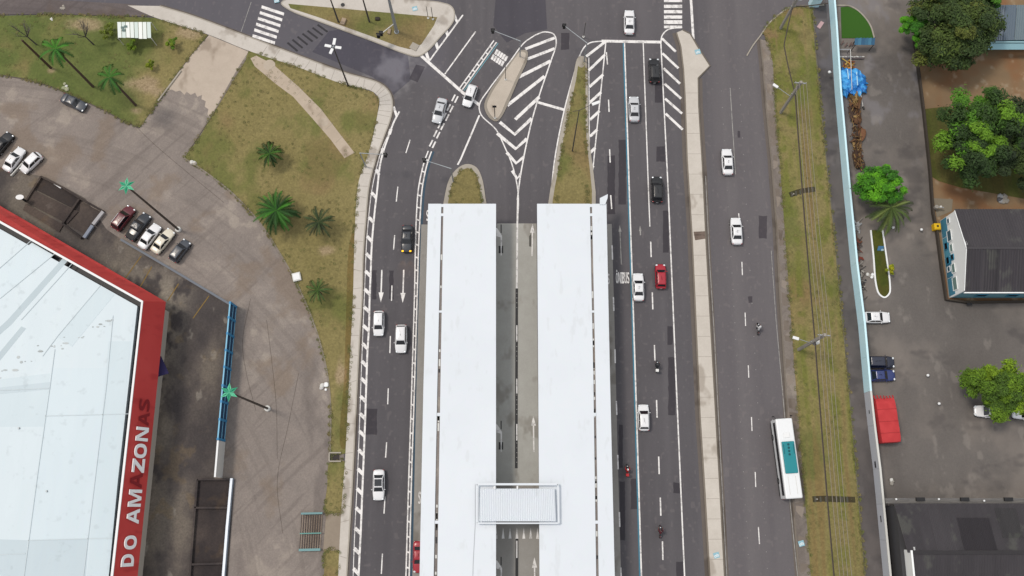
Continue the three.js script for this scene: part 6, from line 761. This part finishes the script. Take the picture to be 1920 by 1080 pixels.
// the scrap store along the compound wall
{ const r = rng(17), T = thing('tarpaulin', 'crumpled bright blue tarpaulin over the scrap by the compound wall', 'tarpaulin'), v = [], n = 22, o = P(1597, 153, 0.6), sx = 2.1, sz = 2.3, pt = (i, j) => { const u = i / n * 2 - 1, w = j / n * 2 - 1, e = Math.max(Math.abs(u), Math.abs(w)); const ru = u * Math.sqrt(1 - w * w * 0.42), rw = w * Math.sqrt(1 - u * u * 0.42); return [o.x + ru * sx * 1.12 * (1 + 0.5 * (vn(i * 0.5, j * 0.5) - 0.5)) + 0.3 * w, 0.1 + 1.15 * Math.pow(1 - e * e, 0.5) * (0.6 + 0.8 * fbm(i * 0.28, j * 0.28 + 3, 4)) + 0.3 * vn(i * 0.9 + 40, j * 0.9), o.z + rw * sz * 1.12 * (1 + 0.5 * (vn(i * 0.5 + 9, j * 0.5) - 0.5))]; };
  for (let i = 0; i < n; i++) for (let j = 0; j < n; j++) { const [a, b, c, d] = [pt(i, j), pt(i + 1, j), pt(i + 1, j + 1), pt(i, j + 1)]; v.push(...a, ...c, ...b, ...a, ...d, ...c); } const g = new THREE.BufferGeometry(); g.setAttribute('position', new THREE.Float32BufferAttribute(v, 3)); g.computeVertexNormals(); mesh('sheet', metreUV(g), gm(groundTex(512, 328, (x, z) => mixc(hex(0x1668b4), hex(0x4ba6e0), sm(0.35, 0.65, fbm(x * 2.4, z * 2.4, 3)))), 0.55), T);
  for (const [a, b] of [[[1589, 130], [1591, 148]], [[1606, 135], [1608, 160]]]) mesh('pale_fold', bar(P(...a, 1.5), P(...b, 1.5), 0.09), flat(0xa9d0e4), T);
  const s = thing('scrap_pile', 'long brown pile of branches, boards and scrap by the compound wall', 'scrap pile'), cols = [flat(0x5a3d22), flat(0x6d5230), flat(0x4a2e1c), flat(0x8a7044), flat(0x3a2a20)];
  for (let k = 0; k < 230; k++) { const t = r(), y = 172 + 142 * t, x = 1602 + 8 * t + (8 + 14 * vn(t * 9, 3)) * (r() - 0.5), a = P(x, y, 0.2 + 0.9 * r()), d = V3(r() - 0.5, 0.3 * (r() - 0.5), (r() - 0.5) * 2.4).normalize().multiplyScalar(0.35 + 0.9 * r() * r()); mesh(k % 3 ? 'branch' : 'board', k % 3 ? bar(a.clone().sub(d), a.clone().add(d), 0.05 + 0.05 * r(), 0.03, 6) : beam(a.clone().sub(d.clone().multiplyScalar(0.7)), a.clone().add(d.clone().multiplyScalar(0.7)), 0.2 + 0.3 * r(), 0.06), cols[k % 5], s); }
  for (const [x, y, w, c] of [[1602, 180, 1.6, 0x5b4a22], [1615, 250, 1.5, 0x6e4a30], [1607, 222, 1.3, 0x5a3d24], [1606, 290, 1.4, 0x4a3524], [1612, 305, 1.7, 0x3b3028], [1600, 205, 1.2, 0x3a2a22]]) { const p = P(x, y, 0.4), g = new THREE.IcosahedronGeometry(w * 0.5, 2), q = g.attributes.position; for (let i = 0; i < q.count; i++) { const f = 0.7 + 0.6 * vn(q.getX(i) * 2.6 + x, q.getZ(i) * 2.6 + q.getY(i)); q.setXYZ(i, q.getX(i) * f, q.getY(i) * f * 0.35, q.getZ(i) * f * 1.5); } g.computeVertexNormals(); g.translate(p.x, 0.4, p.z); mesh('heap', g, flat(c), s); }
  const y = thing('timber_pile', 'small yellow and orange pile of timber above the blue tarpaulin', 'timber pile'), yc = [flat(0x8a7440), flat(0xa48a44), flat(0x7c4a24), flat(0xb07a28), flat(0x5c2c14)]; for (let k = 0; k < 34; k++) { const lo = k > 18, a = P((lo ? 1578 : 1583) + (lo ? 8 : 16) * r(), (lo ? 132 : 112) + (lo ? 26 : 18) * r(), 0.2 + 0.6 * r()), d = V3(r() - 0.5, 0.2 * (r() - 0.5), r() - 0.5).normalize().multiplyScalar(0.3 + 0.5 * r()); mesh('plank', beam(a.clone().sub(d), a.clone().add(d), 0.16 + 0.15 * r(), 0.07), yc[k % 5], y); }
  const l = thing('lean_to', 'low blue lean-to roof at the end of the small half-round lawn', 'lean-to'); for (let k = 0; k < 6; k++) { const x0 = 1602 + 6.3 * k, x1 = x0 + 6.1; mesh('roof_sheet', panel(P(x0, 84, 2.0), P(x1, 84.5, 2.0), P(x1 + 1, 70.5, 2.3), P(x0 + 1, 72, 2.3), 0.05), [flat(0x33607c), flat(0x3d6f8a), flat(0x2c5674)][k % 3], l); } for (const [x, yy] of [[1604, 84], [1638, 84], [1606, 73], [1640, 71]]) mesh('post', bar(P(x, yy, 2).setY(0.03), P(x, yy, 2).setY(yy > 80 ? 1.98 : 2.2), 0.06), M.dark, l);
  const b = thing('pipe_rack', 'rack of short white and grey pipes near the compound wall', 'rack'); for (let k = 0; k < 9; k++) { const x = 1573 + 5.4 * k; mesh('pipe', bar(P(x, 106 + (k % 2), 0.5), P(x + 4.2, 106.6, 0.5), 0.12 - 0.02 * (k % 3)), k % 4 === 3 ? M.grey : M.offwhite, b); } mesh('rail', beam(P(1571, 93, 0.6), P(1595, 93, 0.6), 0.2, 0.12), M.grey, b); mesh('rail', beam(P(1571, 109, 0.35), P(1620, 109.5, 0.35), 0.14, 0.12), flat(0x5a5154), b); for (const [a, c] of [[1577, 80], [1584, 84], [1592, 83], [1597, 82]]) mesh('offcut', bar(P(a, c + 4, 0.2), P(a + 5, c - 4, 0.6), 0.09), flat(0x6c5550), b);
  const w = thing('white_pole', 'long thin white pole reaching across the blue tarpaulin', 'pole'); mesh('pole', bar(P(1594.5, 92, 1.6), P(1597.5, 168, 1.7), 0.055), M.offwhite, w); for (const [x, yy] of [[1594.5, 92], [1597.5, 168]]) { const p = P(x, yy, 1.6); mesh('support', bar(p.clone().setY(0.03), p, 0.04), M.dark, w); }
  const p2 = thing('white_pole', 'short white pole leaning beside the lower edge of the blue tarpaulin', 'pole'); mesh('pole', bar(P(1613, 172, 0.9), P(1618, 200, 0.2), 0.06), M.offwhite, p2); mesh('foot', bar(P(1618, 200, 0.15), P(1620, 205, 0.15), 0.14), M.dark, p2);
  const j = thing('scrap_pile', 'narrow line of grey and rust scrap along the wall below the palm', 'scrap pile'); for (let k = 0; k < 60; k++) { const t = r(), yy = 415 + 145 * t, x = 1607 + 13 * t + 9 * (r() - 0.5), a = P(x, yy, 0.3), d = V3((r() - 0.5) * 0.8, 0.2 * (r() - 0.5), r() - 0.5).normalize().multiplyScalar(0.3 + 0.7 * r()); mesh(k % 2 ? 'bar' : 'offcut', k % 2 ? bar(a.clone().sub(d), a.clone().add(d), 0.05, 0.05, 6) : beam(a.clone().sub(d.multiplyScalar(0.5)), a.clone().add(d), 0.25, 0.08), yy < 440 ? [M.grey, M.concrete][k % 2] : yy < 490 ? [M.rust, flat(0x6d2f22), flat(0x3d3330)][k % 3] : [flat(0x4a443e), M.concrete, M.dark][k % 3], j); }
}
{ const w = thing('faucet_post', 'small fixture at the foot of the gabled hall', 'fixture', P(1814, 571).setY(0.03)); mesh('post', bar(V3(0, 0, 0), V3(0, 0.6, 0), 0.12), M.concrete, w); mesh('head', box(-0.4, 0.4, 0.5, 0.66, -0.2, 0.25), M.dark, w); }
{ const g = thing('pump_fixture', 'grey fixture on the boundary wall above the yellow box', 'fixture', P(1750, 392).setY(0.1)); mesh('tank', new THREE.CylinderGeometry(0.3, 0.3, 0.7, 14).translate(0, 0.8, 0), M.concrete, g); mesh('pipe', bar(V3(0, 0.9, 0), V3(1.2, 0.9, 0.1), 0.1), M.grey, g); mesh('valve', box(0.5, 0.8, 0.9, 1.15, -0.15, 0.15), M.offwhite, g); }
renderer.render(scene, camera);
